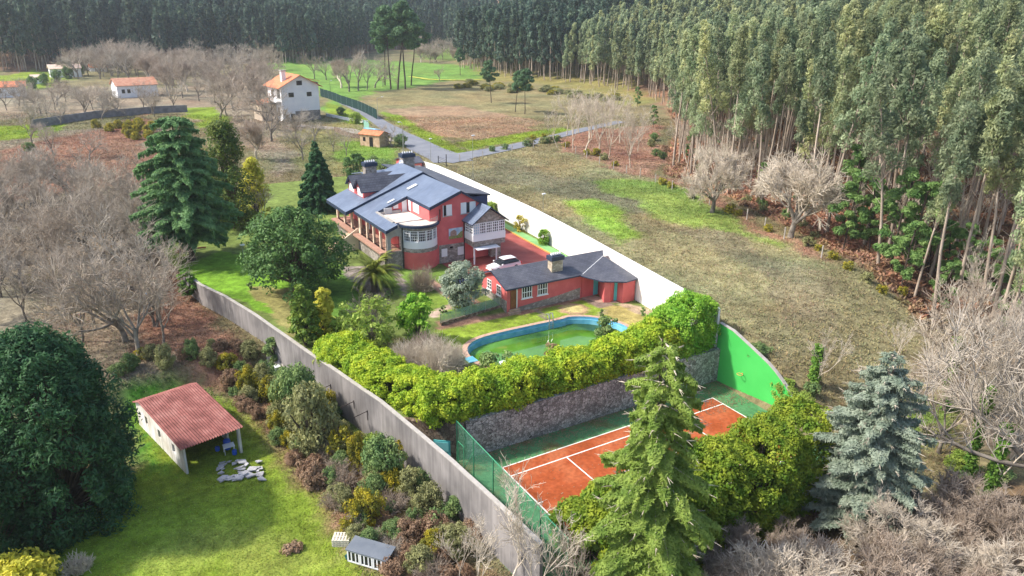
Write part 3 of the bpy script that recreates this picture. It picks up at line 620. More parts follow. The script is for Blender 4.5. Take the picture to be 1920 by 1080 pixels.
# ---- walls
b = B()
b.slab([(12.1, 39.5, 4), (20.9, 39.5, 4), (20.9, 39.5, zr(20.9)-.25), (16.5, 39.5, 13.35), (12.1, 39.5, zl(12.1)-.25)], .3, (0, 1, 0))
b.prism([(20.6, 39.81), (20.9, 39.81), (20.9, 59), (20.6, 59)], 4, 10.6)
b.box((12.1, 39.81, 4), (12.4, 46.5, 11.6))
b.slab([(7.5, 46.5, 9.7), (12.39, 46.5, 9.7), (12.39, 46.5, zl(12.39)-.25), (7.5, 46.5, zl(7.5)-.25)], .3, (0, 1, 0))
b.box((8.4, 41.2, 6.5), (8.7, 60, 9.4)); b.box((8.71, 59.7, 4), (20.6, 60, 9.3))
b.slab([(8.7, 59.71, 9.3), (20.6, 59.71, 9.3), (16.5, 59.71, 12.9)], .28, (0, 1, 0))
b.make("wall", 'red', H)
b = B(); b.slab([(13.35, 39.47, 4), (17.05, 39.47, 4), (17.05, 39.47, 6.5), (13.35, 39.47, 6.55)], .025, (0, 1, 0)); b.box((6.45, 41.3, 4), (6.75, 60, 6.45)); b.box((6.45, 40.05, 4), (8.9, 40.35, 6.45)); b.make("stone_base", 'granite', H)
# ---- roofs
b = B(); P = [(16.5, 39.15), (16.5, 50.88), (6.0, 50.88), (6.0, 39.15), (7.6, 39.15), (7.6, 46.3), (12.0, 46.3), (12.0, 39.15)]
b.slab([(x, y, zl(x)) for x, y in P][::-1], .42); b.mi = [0]+[1]*(len(b.mi)-1); rf = b.make("roof", ['slate', 'fascia'], H)
P = [(16.5, 39.15), (21.2, 39.15), (21.2, 50.88), (16.5, 50.88)]; roof(H, [(x, y, zr(x)-.003) for x, y in P], .3)
P = [(16.5, 50.9), (16.5, 59.3), (4.9, 59.3), (4.9, 50.9)]; roof(H, [(x, y, zl(x)+.32) for x, y in P], .5)
P = [(16.5, 50.9), (21.2, 50.9), (21.2, 59.3), (16.5, 59.3)]; roof(H, [(x, y, zr(x)+.317) for x, y in P], .5)
for (x0, y0, x1, y1) in ((12.9, 47.9, 14.4, 48.7), (9.5, 46.95, 10.6, 47.5)):
    b = B(); b.slab([(x0, y0, zl(x0)+.12), (x1, y0, zl(x1)+.12), (x1, y1, zl(x1)+.12), (x0, y1, zl(x0)+.12)], .2); s_ = b.make("skylight", 'metal', rf)
    e = .1; b = B(); b.slab([(x0+e, y0+e, zl(x0+e)+.135), (x1-e, y0+e, zl(x1-e)+.135), (x1-e, y1-e, zl(x1-e)+.135), (x0+e, y1-e, zl(x0+e)+.135)], .012); b.make("pane", 'white', s_)
# ---- rear dormers
for k, (y0, y1, ya, za, ze) in enumerate(((52.2, 55.35, 53.7, 13.37, 11.9), (55.4, 58.6, 57.1, 13.15, 11.9))):
    d = B(); d.prism([(8.1, y0+.2), (15.4, y0+.2), (15.4, y1-.05), (8.1, y1-.05)], 10.3, ze-.1); d.slab([(8.1, y0+.2, ze-.1), (8.1, ya, za-.2), (8.1, y1-.05, ze-.1)], .3, (1, 0, 0)); do = d.make("dormer", 'red', H)
    hit = lambda z: min(16.4, 16.5-(13.92-z)/.38)
    for (ye, s) in ((y0-.1, 0), (y1+(.02 if k == 0 else .1), 1)):
        ze2 = ze-.25 if s == 0 else (ze-.1 if k == 0 else ze-.2)
        pts = [(7.65, ye, ze2), (hit(ze2), ye, ze2), (hit(za), ya, za), (7.65, ya, za)]
        b = B(); b.slab(pts, .12); b.mi = [0]+[1]*(len(b.mi)-1); b.make("dormer_roof", ['slate2', 'fascia'], do)
    window(do, (8.09, ya+1.0, 10.85), (0, -1), 2.0, 1.05, 4, 1, .12, name="shuttered_window", pane='white')
# ---- chimneys
def chimney(parent, x0, y0, x1, y1, z0, z1, m='granite'):
    b = B(); b.box((x0, y0, z0), (x1, y1, z1-.75)); c = b.make("chimney", m, parent)
    b = B(); b.box((x0-.14, y0-.14, z1-.75), (x1+.14, y1+.14, z1-.25)); b.box((x0+.1, y0+.1, z1-.25), (x1-.1, y1-.1, z1-.16)); b.make("chimney_cap", 'fascia', c)
    b = B(); n = 5
    for i in range(n): x = x0+(x1-x0)*(i+.5)/n; b.box((x-.06, y0+.3, z1-.16), (x+.06, y0+.55, z1+.08))
    b.make("chimney_vent", 'white', c); return c
chimney(H, 10.8, 58.5, 12.5, 59.7, 10, 14.6); chimney(H, 16.9, 59.0, 18.8, 60.2, 4, 15.3)
b = B(); b.tube((17.4, 59.6, 15.2), (17.4, 59.6, 18.6), .035, n=5)
for z, l in ((18.4, .5), (18.1, .6), (17.7, .7)): b.tube((17.4-l, 59.6, z), (17.4+l, 59.6, z), .02, n=4)
b.make("aerial", 'metal', H)
ds = B(); c0 = np.array([16.45, 58.6, 14.0]); ax_ = unit(np.array([[-.5, -.75, .35]]))[0]; u_ = unit(np.cross(ax_, [[0, 0, 1.]]))[0]; v_ = np.cross(u_, ax_)
for i in range(14):
    t0, t1 = 2*math.pi*i/14, 2*math.pi*(i+1)/14; p = lambda t, r, d: c0+(u_*math.cos(t)+v_*math.sin(t))*r+ax_*d
    ds.quad(p(t0, .36, .08), p(t1, .36, .08), p(t1, .0, 0), p(t0, 0.001, 0))
ds.tube(c0, c0+[.1, .2, -1.0], .04); ds.make("satellite_dish", 'white', H)
# ---- terrace and tower
TC = np.array([11.0, 40.75]); TR = 2.45
def arc(r, a0=168, a1=372, n=26): return [(TC[0]+r*math.cos(R_(a)), TC[1]+r*math.sin(R_(a))) for a in np.linspace(a0, a1, n)]
b = B(); b.prism(arc(TR, 172, 372), 3.6, 6.35); tw = b.make("tower_base", 'red', H)
b = B(); b.prism(arc(TR+.06, 172, 372), 6.35, 6.85); b.prism(arc(TR+.02, 172, 372), 9.2, 9.62); b.make("tower_stone_band", 'granite', H)
b = B(); b.prism(arc(TR+.03, 172, 370), 6.85, 7.75); b.make("tower_panel", 'white', H)
b = B(); b.prism(arc(TR-.1, 172, 372), 7.75, 9.2); b.make("tower_glazing", 'glass', H)
b = B()
for a in np.linspace(174, 368, 9):
    c_ = (TC[0]+(TR-.02)*math.cos(R_(a)), TC[1]+(TR-.02)*math.sin(R_(a))); b.box((c_[0]-.075, c_[1]-.075, 7.75), (c_[0]+.075, c_[1]+.075, 9.2))
for a in np.linspace(174, 368, 33):
    c_ = (TC[0]+(TR-.06)*math.cos(R_(a)), TC[1]+(TR-.06)*math.sin(R_(a))); b.box((c_[0]-.022, c_[1]-.022, 7.8), (c_[0]+.022, c_[1]+.022, 9.15))
def hoop(b, r0, r1, z0, z1, a0=173, a1=371, n=26):
    A = arc(r0, a0, a1, n); C_ = arc(r1, a0, a1, n)
    for i in range(n-1): b.prism([A[i], A[i+1], C_[i+1], C_[i]], z0, z1)
for z, hh in ((7.75, .08), (8.13, .03), (8.48, .03), (8.8, .08), (9.12, .08)): hoop(b, TR-.12, TR-.015, z, z+hh)
b.make("tower_window_frame", 'white', H)
b = B(); b.prism(arc(TR+.38, 170, 375), 9.62, 9.88); b.mi = [1]*len(b.mi); b.make("tower_cornice", ['slate2', 'fascia'], H)
b = B(); b.prism([(7.5, 40.3), (12.09, 40.3), (12.09, 46.49), (7.5, 46.49)], 9.4, 9.8); b.prism(arc(TR+.1, 181, 359), 9.89, 9.95)
b.make("terrace_floor", 'terrtile', H)
b = B(); b.prism([(7.45, 40.4), (7.75, 40.4), (7.75, 46.3), (7.45, 46.3)], 9.8, 10.3); b.prism([(7.75, 46.1), (11.0, 46.1), (11.0, 46.45), (7.75, 46.45)], 9.8, 10.15); b.make("parapet", 'grayband', H)
b = B(); n = 40; A = [(7.6, 42.5), (7.6, 40.2)]+arc(TR+.15, 183, 357, 24)
for (x0, y0), (x1, y1) in zip(A[:-1], A[1:]):
    b.tube((x0, y0, 10.65), (x1, y1, 10.65), .025, n=4)
    k = max(1, int(math.hypot(x1-x0, y1-y0)/.16))
    for i in range(k): f = i/k; b.tube((x0+(x1-x0)*f, y0+(y1-y0)*f, 9.9), (x0+(x1-x0)*f, y0+(y1-y0)*f, 10.65), .014, n=3)
b.make("railing", mat('pale_railing', (.42, .38, .36)), H)
dd = B(); dd.box((11.3, 46.44, 9.8), (12.0, 46.49, 11.75)); dd.box((10.05, 46.44, 10.35), (10.75, 46.49, 11.2)); dd.make("terrace_door", 'white', H)
b = B(); b.box((8.6, 46.05, 9.85), (9.7, 46.4, 10.6)); b.make("air_conditioner", mat('grey_casing', (.45, .46, .47)), H)
for y in (45.3, 42.6): b = B(); b.box((12.05, y, 10.0 if y > 45 else 10.25), (12.09, y+(.8 if y > 45 else 1.9), 11.6)); b.make("terrace_shutter", 'white', H)
# ---- facade windows and mural
def shut_window(x0, x1, z0, z1, d0, d1):
    b = B(); b.box((x0, 39.42, z0), (d0, 39.49, z1)); b.box((d1, 39.42, z0), (x1, 39.49, z1)); s = b.make("shuttered_window", 'white', H)
    b = B(); b.box((d0, 39.47, z0+.05), (d1, 39.492, z1-.05)); b.make("pane", 'glass', s)
    b = B(); b.box((x0-.05, 39.40, z0-.12), (x1+.05, 39.49, z0-.01)); b.make("sill", 'grayband', s); return s
s1 = shut_window(14.02, 15.3, 10.42, 11.85, 14.1, 14.5); b = B(); b.slab([(14.05, 39.42, 10.42), (13.75, 38.9, 10.42), (13.75, 38.9, 11.85), (14.05, 39.42, 11.85)], .04, (.8, -.4, 0)); b.make("shutter", 'white', s1)
shut_window(16.6, 18.78, 10.42, 11.88, 17.4, 17.9)
for x0, x1, z0, z1 in ((13.68, 14.5, 4.95, 6.03), (16.05, 16.92, 4.85, 5.97)):
    b = B(); b.box((x0, 39.40, z0), (x1, 39.465, z1)); b.make("basement_shutter", 'white', H)
b = B(); b.box((14.9, 39.40, 5.95), (15.3, 39.465, 6.2)); b.make("vent", 'dark', H)
mu = B(); mu.box((14.8, 39.44, 7.2), (16.8, 39.495, 8.62)); mo = mu.make("mural", mat('mural_sky', (.35, .50, .68), (.62, .72, .80), 1.8), H)
b = B(); b.box((14.8, 39.425, 7.2), (16.8, 39.437, 7.62)); b.slab([(16.0, 39.424, 7.6), (16.8, 39.424, 7.6), (16.8, 39.424, 8.15), (16.45, 39.424, 8.0)], .01, (0, 1, 0)); b.make("painted_field", mat('mural_green', (.12, .25, .05), (.35, .30, .14), 4), mo)
b = B(); b.slab([(15.0, 39.41, 7.55), (15.9, 39.41, 7.55), (15.9, 39.41, 8.2), (15.55, 39.41, 8.42), (15.15, 39.41, 8.3), (15.0, 39.41, 8.1)], .01, (0, 1, 0)); b.make("painted_house", mat('mural_house', (.30, .16, .13), (.42, .3, .26), 5), mo)
for p0, p1 in (((17.02, 39.4, 4), (17.02, 39.4, 9.5)), ((13.55, 39.38, 9.9), (13.55, 39.38, 11.4)), ((8.5, 39.95, 4), (8.5, 39.95, 9.5)), ((6.3, 39.95, 4), (6.3, 39.95, 9.3))): b = B(); b.tube(p0, p1, .06); b.make("downpipe", 'darkmetal', H)
# ---- glazed bay over the garage
b = B(); b.box((17.1, 37.0, 6.45), (21.85, 39.49, 7.15)); b.make("bay_floor", 'granite', H); b = B(); b.box((20.7, 38.7, 4.05), (22.2, 40.2, 6.44)); b.make("bay_pier", 'granite', H); b = B()
b.slab([(17.1, 37.05, 9.55), (21.85, 37.05, 9.55), (21.85, 37.05, 9.7), (19.5, 37.05, 11.3), (17.1, 37.05, 9.7)], .25, (0, 1, 0)); bay = b.make("bay_stonework", 'granite', H)
b = B(); b.box((17.05, 36.95, 7.15), (21.9, 39.48, 8.05)); b.make("bay_panel", 'white', H)
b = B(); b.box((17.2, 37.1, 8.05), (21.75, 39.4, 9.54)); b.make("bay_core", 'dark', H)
for i in range(5): window(H, (17.12+.945*i, 37.09, 8.06), (1, 0), .93, 1.48, 3, 4, .09, name="bay_window", pane='glassblue' if i == 0 else 'glass', proud=.1)
for i in range(2): window(H, (17.19, 39.3-1.1*i, 8.06), (0, -1), 1.08, 1.48, 2, 4, .09, name="bay_window", proud=.1)
roof(H, [(16.75, 36.6, 9.55), (19.5, 36.6, 11.62), (19.5, 41.5, 11.62), (16.75, 41.5, 9.55)][::-1], .16); roof(H, [(22.2, 36.6, 9.6), (22.2, 41.5, 9.6), (19.5, 41.5, 11.617), (19.5, 36.6, 11.617)], .16)
b = B(); b.slab([(17.3, 36.1, 6.25), (20.6, 36.1, 6.25), (20.6, 38.4, 6.42), (17.3, 38.4, 6.42)], .08); b.box((20.45, 36.9, 4.06), (20.62, 37.08, 6.3)); b.box((17.15, 36.9, 4.06), (17.3, 37.1, 6.3)); b.make("garage_door", 'white', H)
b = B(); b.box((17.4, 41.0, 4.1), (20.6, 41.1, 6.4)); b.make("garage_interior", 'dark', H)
# ---- side porch
b = B(); b.box((5.6, 40.36, 6.2), (8.39, 60, 6.45)); b.make("porch_floor", mat('porch_tile', (.36, .20, .15), (.45, .27, .2), 3), H)
def arch_wall(parent, u0, u1, x_or_y, along, z0, z1, opens, spring, m, th=.28):
    """wall with arched openings; opens = list of (start, end)"""
    b = B(); P = lambda u, z: (x_or_y, u, z) if along == 'y' else (u, x_or_y, z); d = (1, 0, 0) if along == 'y' else (0, 1, 0); e = u0
    for a, c in opens:
        b.slab([P(e, z0), P(a, z0), P(a, z1), P(e, z1)], th, d); m_ = (a+c)/2; r = (c-a)/2; n = 8
        for i in range(n):
            t0, t1 = math.pi-math.pi*i/n, math.pi-math.pi*(i+1)/n; q0 = (m_+r*math.cos(t0), spring+r*.55*math.sin(t0)); q1 = (m_+r*math.cos(t1), spring+r*.55*math.sin(t1))
            b.slab([P(*q0), P(*q1), P(q1[0], z1), P(q0[0], z1)], th, d)
        e = c
    b.slab([P(e, z0), P(u1, z0), P(u1, z1), P(e, z1)], th, d); return b.make("porch_arcade", m, parent)
arch_wall(H, 40.36, 60, 6.47, 'y', 6.46, 9.28, [(40.65, 42.5), (42.8, 44.9), (45.2, 47.3), (47.6, 49.9), (50.6, 53.4), (53.8, 56.4), (56.8, 59.6)], 8.4, 'cream')
arch_wall(H, 6.45, 8.9, 40.05, 'x', 6.46, 9.45, [(6.95, 8.35)], 8.1, 'grayband')
b = B()
for y0, y1 in ((42.8, 44.9), (45.2, 47.3), (47.6, 49.9)):
    for i in range(12): y = y0+(y1-y0)*(i+.5)/12; b.tube((6.6, y, 6.46), (6.6, y, 7.3), .018, n=4)
    b.tube((6.6, y0, 7.3), (6.6, y1, 7.3), .03, n=4)
b.make("railing", 'darkmetal', H); b = B()
for i in range(12): x = 6.97+1.36*(i+.5)/12; b.tube((x, 40.15, 6.46), (x, 40.15, 7.4), .018, n=4)
b.tube((6.97, 40.15, 7.4), (8.33, 40.15, 7.4), .03, n=4); b.make("railing", 'darkmetal', H)
for y0, y1, za, zb in ((51.2, 52.2, 6.5, 8.8), (43.4, 44.8, 7.2, 8.7)): b = B(); b.box((8.34, y0, za), (8.39, y1, zb)); b.make("porch_door", 'white', H)
b = B(); b.box((6.5, 50.0, 6.46), (6.8, 50.6, 9.2)); b.make("corner_pier", 'granite', H)
st = B()
for i in range(12): st.box((6.4-.3*(i+1), 50.9, 4.0), (6.4-.3*i, 53.2, 6.3-.185*i))
st.make("steps", mat('tan_steps', (.50, .34, .24), (.6, .42, .3), 2), H)
st = B(); st.slab([(6.4, 50.7, 7.1), (2.8, 50.7, 4.9), (2.8, 50.7, 4.0), (6.4, 50.7, 4.0)], .18, (0, 1, 0)); st.make("stair_wall", 'cream', H)
# ---- long low wing with the dark roof
b = B(); b.box((20.95, 50.3, 4), (26.6, 72, 9.6)); wg = b.make("rear_wing", mat('blue_slate_cladding', (.02, .045, .13), (.035, .065, .17), 1, .6, .3, kind='slate'), H)
roof(H, [(19.2, 50.0, 10.9), (26.9, 50.0, 9.75), (26.9, 74, 9.75), (19.2, 74, 10.9)], .2, top='slate2')
# ---------------------------------------------------------------- annex
A_ = thing("annex", (18, 24, 3.5), "low red pool annex with dark slate roof, stone base and turquoise doors", "annex")
b = B(); b.box((13.05, 21.5, 3.3), (23.3, 27.3, 6.35)); b.slab([(13.05, 21.5, 6.35), (13.05, 24.4, 7.55), (13.05, 27.3, 6.35)], .3, (1, 0, 0))
b.prism([(23.31, 21.4), (28.35, 21.4), (28.35, 27.3), (23.31, 27.3)], 3.3, 6.4)
b.prism([(24.6, 18.8), (25.25, 18.5), (25.95, 18.75), (26.35, 18.65), (26.45, 17.7), (28.3, 17.75), (28.3, 21.39), (25.8, 21.39)], 3.3, 6.15); b.make("wall", 'red', A_)
b = B(); b.slab([(14.6, 21.46, 3.3), (23.1, 21.46, 3.3), (23.1, 21.46, 4.75), (20, 21.46, 4.35), (14.6, 21.46, 3.95)], .035, (0, 1, 0)); b.slab([(13.01, 27.3, 3.3), (13.01, 21.5, 3.3), (13.01, 21.5, 4.95), (13.01, 27.3, 4.85)], .035, (1, 0, 0)); b.make("stone_base", 'granite', A_)
rz_ = lambda y: 7.75-.36*abs(y-24.4)
roof(A_, [(12.65, 21.05, 6.5), (23.0, 21.05, 6.5), (27.6, 23.1, 7.4), (28.5, 24.4, 7.78), (12.65, 24.4, 7.75)], .18, top='slate2')
roof(A_, [(12.65, 24.4, 7.75), (28.5, 24.4, 7.78), (28.6, 27.7, 6.5), (12.65, 27.7, 6.5)], .18, top='slate2')
pk = (27.7, 23.15, 7.44)
for q in (((22.7, 21.0, 6.47), (24.2, 18.7, 6.2)), ((24.2, 18.7, 6.2), (26.5, 17.25, 6.2)), ((26.5, 17.25, 6.2), (28.5, 17.5, 6.2)), ((28.5, 17.5, 6.2), (28.6, 23.1, 6.9))):
    roof(A_, [q[0], q[1], pk], .14, top='slate2', name="porch_roof")
b = B(); b.tube((23.1, 21.1, 6.55), (27.6, 23.2, 7.47), .035, n=4); b.make("valley_flashing", 'white', A_)
ch = chimney(A_, 19.55, 22.3, 21.05, 23.2, 6.2, 9.1, m=mat('buff_stone', (.36, .29, .21), (.55, .47, .36), 2.6, .9, .2, kind='stone', hue=(.3, .24, .18), stretch=(1, 1, 1.6)))
for x0, x1, z0, z1 in ((14.35, 15.75, 5.25, 6.15), (16.5, 17.85, 5.25, 6.25)): pass
for x0 in (15.0, 17.1): f = window(A_, (x0, 21.5, 4.85), (1, 0), 1.35, 1.4, 4, 2, .09, proud=.05); b = B(); b.box((x0-.1, 21.38, 4.75), (x0+1.45, 21.5, 4.85)); b.make("sill", 'white', f)
for y0 in (25.95, 23.75): f = window(A_, (13.05, y0, 5.1), (0, -1), 1.0, 1.2, 2, 3, .09, proud=.05); b = B(); b.box((12.93, y0-1.1, 5.0), (13.05, y0+.1, 5.1)); b.make("sill", 'white', f)
b = B(); b.box((13.5, 21.42, 3.9), (14.25, 21.49, 6.1)); d_ = b.make("door", 'brownwood', A_)
b = B(); b.box((14.26, 21.40, 3.9), (14.38, 21.49, 6.2)); b.make("door_frame", 'white', d_)
b = B(); b.box((13.1, 20.9, 3.4), (14.6, 21.45, 3.65)); b.box((13.3, 21.15, 3.66), (14.6, 21.45, 3.88)); b.make("doorstep", 'path', A_)
for P0, P1 in (((24.95, 21.36), (25.6, 21.36)), ((25.97, 18.72), (26.33, 18.63))):
    b = B(); b.prism([P0, P1, (P1[0], P1[1]-.05), (P0[0], P0[1]-.05)], 3.5, 5.75); b.make("door", 'turq', A_)
b = B(); b.prism([(23.3, 21.39), (24.4, 18.9), (26.2, 17.9), (26.2, 18.6), (25, 21.39)], 3.3, 3.47); b.make("porch_floor", 'path', A_)
# ---------------------------------------------------------------- outbuildings near the gate
def simple_house(name, px, py, z, w, d, hh, rise, rz, wallm, roofm, label, cat="house", over=.5, wins=(), ridge='y', pos=None, group=None):
    p = at(px, py) if pos is None else np.array(pos, float)
    if z is not None: p[2] = z
    t = thing(name, tuple(p), label, cat, group, R_(rz)); OFF[t.name] = np.zeros(3)
    b = B(); b.box((0, 0, -1), (w, d, hh))
    if ridge == 'y':
        b.slab([(0, 0, hh), (w, 0, hh), (w/2, 0, hh+rise)], .2, (0, 1, 0)); b.slab([(0, d-.2, hh), (w, d-.2, hh), (w/2, d-.2, hh+rise)], .2, (0, 1, 0))
    else:
        b.slab([(0, 0, hh), (0, d, hh), (0, d/2, hh+rise)], .2, (1, 0, 0)); b.slab([(w-.2, 0, hh), (w-.2, d, hh), (w-.2, d/2, hh+rise)], .2, (1, 0, 0))
    b.make("wall", wallm, t); o = over
    if ridge == 'y':
        e = o*rise/(w/2)
        R1 = [(-o, -o, hh-e+.08), (w/2, -o, hh+rise+.08), (w/2, d+o, hh+rise+.08), (-o, d+o, hh-e+.08)][::-1]; R2 = [(w+o, -o, hh-e+.08), (w+o, d+o, hh-e+.08), (w/2, d+o, hh+rise+.077), (w/2, -o, hh+rise+.077)]
    else:
        e = o*rise/(d/2)
        R1 = [(-o, -o, hh-e+.08), (w+o, -o, hh-e+.08), (w+o, d/2, hh+rise+.08), (-o, d/2, hh+rise+.08)]; R2 = [(-o, d+o, hh-e+.08), (-o, d/2, hh+rise+.077), (w+o, d/2, hh+rise+.077), (w+o, d+o, hh-e+.08)]
    for R__ in (R1, R2):
        b = B(); b.slab(R__, .16); b.make("roof", roofm, t)
    for (face, a, z0, ww, h_, nm, mm) in wins:
        b = B()
        if face == 'f': b.box((a, -.04, z0), (a+ww, -.002, z0+h_))
        else: b.box((-.04, a, z0), (-.002, a+ww, z0+h_))
        b.make(nm, mm, t)
    return t
wh = simple_house("white_house", 532, 229, None, 11.6, 11, 10.2, 3.0, 6, 'white', 'orangetile', "tall white house with orange tiled roof and small dark attic window beside the road", over=1.0,
    wins=[('f', 2.2, 7.0, 1.6, 1.3, "window", 'glass'), ('f', 7.8, 7.0, 1.5, 1.25, "window", 'glass'), ('f', 4.9, 10.3, 1.7, 1.3, "attic_window", 'glass'), ('f', 2.4, 0.0, 1.3, 2.2, "door", 'dark'), ('f', 1.0, 1.4, .5, .5, "window", 'glass'), ('f', 4.2, 1.4, .5, .5, "window", 'glass'),
          ('l', 1.0, 6.6, 2.2, 2.6, "window", 'glass'), ('l', 6.0, 6.6, 2.0, 2.0, "window", 'glass'), ('l', 2.0, 2.2, 1.6, 1.8, "window", 'glass')])
b = B(); b.box((1.8, 3.2, 10.5), (3.1, 4.4, 14.2)); c_ = b.make("chimney", 'white', wh); b = B(); b.box((1.6, 3.0, 14.2), (3.3, 4.6, 14.5)); b.make("chimney_cap", 'grayband', c_)
b = B(); b.slab([(6.5, 3.5, 12.6), (6.5, 12.5, 12.6), (13.6, 12.5, 11.0), (13.6, 3.5, 11.0)][::-1], .16); b.make("roof", 'orangetile', wh)
b = B(); b.box((11.61, 3.8, -1), (13.2, 12, 10.6)); b.make("side_wing", 'granite', wh)
b = B(); b.box((-4.5, 5, -1), (-.05, 12, 4.6)); b.make("side_wing", 'cream', wh); b = B(); b.slab([(-5, 4.6, 5.0), (-.1, 4.6, 5.8), (-.1, 12.4, 5.8), (-5, 12.4, 5.0)], .15); b.make("roof", 'orangetile', wh)
b = B(); b.box((-1.5, .5, 5.6), (-.05, 8, 5.8)); b.make("balcony", 'white', wh)
b = B(); b.box((3.8, -.03, 0), (11.6, -.004, 2.9)); b.make("stone_base", 'granite', wh)
gh = simple_house("gatehouse", 0, 0, 4, 3.6, 5, 3.2, .7, -4, 'red', 'slate2', "small red gatehouse with dark roof at the far end of the white wall", "outbuilding", .35, pos=(30.3, 90.5, 4), ridge='x', wins=[('f', .3, 2.2, 3., .35, "lintel", 'white'), ('f', .6, 0, 2.4, 2.1, "gate_opening", 'dark')])
simple_house("outbuilding", 0, 0, 4, 9, 8, 3.0, .8, 4, 'granite', 'slate', "low stone outbuilding with pale slate roof behind the villa", "outbuilding", .5, pos=(19.5, 79, 4), ridge='x')
sc_ = simple_house("stone_cottage", 712, 277, None, 3.6, 6.0, 3.0, .7, 30, mat('sandy_stone', (.42, .28, .18), (.58, .42, .3), 1.5, .9, .1), 'orangetile', "small sandy stone shed with orange roof and blue sheet beside the road", "shed", .3, wins=[('l', 2, 0, 1.1, 2.3, "door", 'dark'), ('l', 4.3, 1.2, .8, 1, "window", 'dark')])
b = B(); b.slab([(1.6, 2.5, 4.0), (4.0, 2.5, 3.7), (4.2, 6.2, 3.8), (1.6, 6.2, 4.1)], .12); b.make("tarpaulin", mat('blue_sheet', (.25, .50, .72), (.35, .6, .8), 1), sc_)
M['darkgreenmesh'] = mat('dark_green_screen', (.003, .028, .027), (.005, .036, .033), 1, .8)
def fence_px(name, pts, hgt, m, label, every=4, cat="fence", post='metal', th=.05, z=None):
    G_ = [at(a, c, z) for a, c in pts]; t = thing(name, tuple(G_[0]), label, cat); b = B(); k = 0
    for p, q in zip(G_[:-1], G_[1:]):
        n = max(1, int(np.linalg.norm(q[:2]-p[:2])/every))
        for i in range(n):
            a, c = p+(q-p)*i/n, p+(q-p)*(i+1)/n
            a[2], c[2] = T(a[0], a[1]), T(c[0], c[1]); d = unit((c-a)[None, :2])[0]; nn = np.array([-d[1], d[0]])*th/2
            if m: b.prism([tuple(a[:2]+nn), tuple(a[:2]-nn), tuple(c[:2]-nn), tuple(c[:2]+nn)], [float(a[2])-.2]*2+[float(c[2])-.2]*2, [float(a[2])+hgt]*2+[float(c[2])+hgt]*2)
            if k < 90: pb = B(); pb.tube((a[0], a[1], a[2]-.3), (a[0], a[1], a[2]+hgt+.12), .05 if m else .09, n=5); pb.make("post", post, t); k += 1
    if m: b.make("panel", m, t)
    return t
fence_px("mesh_fence", [(601, 180), (640, 195), (672, 206), (707, 224)], 3.0, 'darkgreenmesh', "dark green screen fence running from the white house down to the road", 5)
fence_px("garden_wall", [(612, 218), (650, 226), (690, 232)], .9, 'white', "low white garden wall in front of the white house lawn", 8, "wall", 'white', .3)
fence_px("gate", [(683, 246), (693, 252)], 3.0, mat('pale_green_gate', (.18, .36, .28)), "pale green metal gate beside the small sandy stone shed", 9, "gate", 'darkmetal')
fence_px("stone_wall", [(628, 246), (655, 258), (690, 262)], 1.2, 'brownstone', "old stone wall on the yard edge beneath the white house", 8, "wall", 'bark', .5)
for i, (px, py, w_, d_, hh, ri, rz, lab) in enumerate([
  (222, 184, 14, 9, 4.5, 2.2, 8, "white bungalow with faded orange hipped roof among bare trees"), (96, 146, 13, 8, 4.2, 1.6, 4, "white farmhouse with a pale orange roof at the dark wood edge"),
  (62, 158, 5, 5, 3, .8, 4, "small white hut below the farmhouse at the dark wood"), (-22, 184, 12, 8, 3.8, 1.6, 0, "house with orange roof cut by the left edge of the view"), (170, 134, 8, 6, 2.2, 1.4, 4, "low house of which mostly the bright orange roof shows")]):
    simple_house("house", px, py, None, w_, d_, hh, ri, rz, 'white', mat('faded_tile', (.45, .2, .13), (.55, .3, .2), 1) if i < 1 else 'orangetile' if i > 2 else mat('pale_tile', (.6, .45, .36), (.7, .55, .45), 1), lab, ridge='x', wins=[('f', 1.5, 1.6, 1.1, 1.4, "window", 'glass'), ('f', 3.4, 1.6, 1.1, 1.4, "window", 'glass')])
fence_px("stone_wall", [(60, 240), (180, 222), (300, 212), (352, 210)], 2.2, mat('grey_blue_wall', (.16, .16, .18), (.26, .26, .28), .8), "long grey wall in front of the bungalow behind the gorse", 12, "wall", 'concrete', .3)
# ---------------------------------------------------------------- roads
RD = mat('road_asphalt', (.17, .18, .21), (.215, .225, .25), .3, .9, .2, bump=.1)
road1 = wpoly([(640, 190), (668, 203), (700, 222), (748, 252), (800, 280), (838, 296), (850, 304)]); drape("road", road1, [4.2, 4.2, 4.2, 4.6, 6, 8, 9], RD, .10)
road2 = wpoly([(825, 303), (880, 291), (960, 276), (1040, 257), (1110, 240), (1165, 228)]); drape("road", road2, [7.5, 6, 4.4, 4.2, 4.0, 3.6], RD, .112)
drape("path", wpoly([(560, 235), (610, 240), (650, 243), (700, 262), (745, 262)]), 4.5, mat('yard_dirt', (.28, .24, .21), (.36, .31, .27), .5), .09)
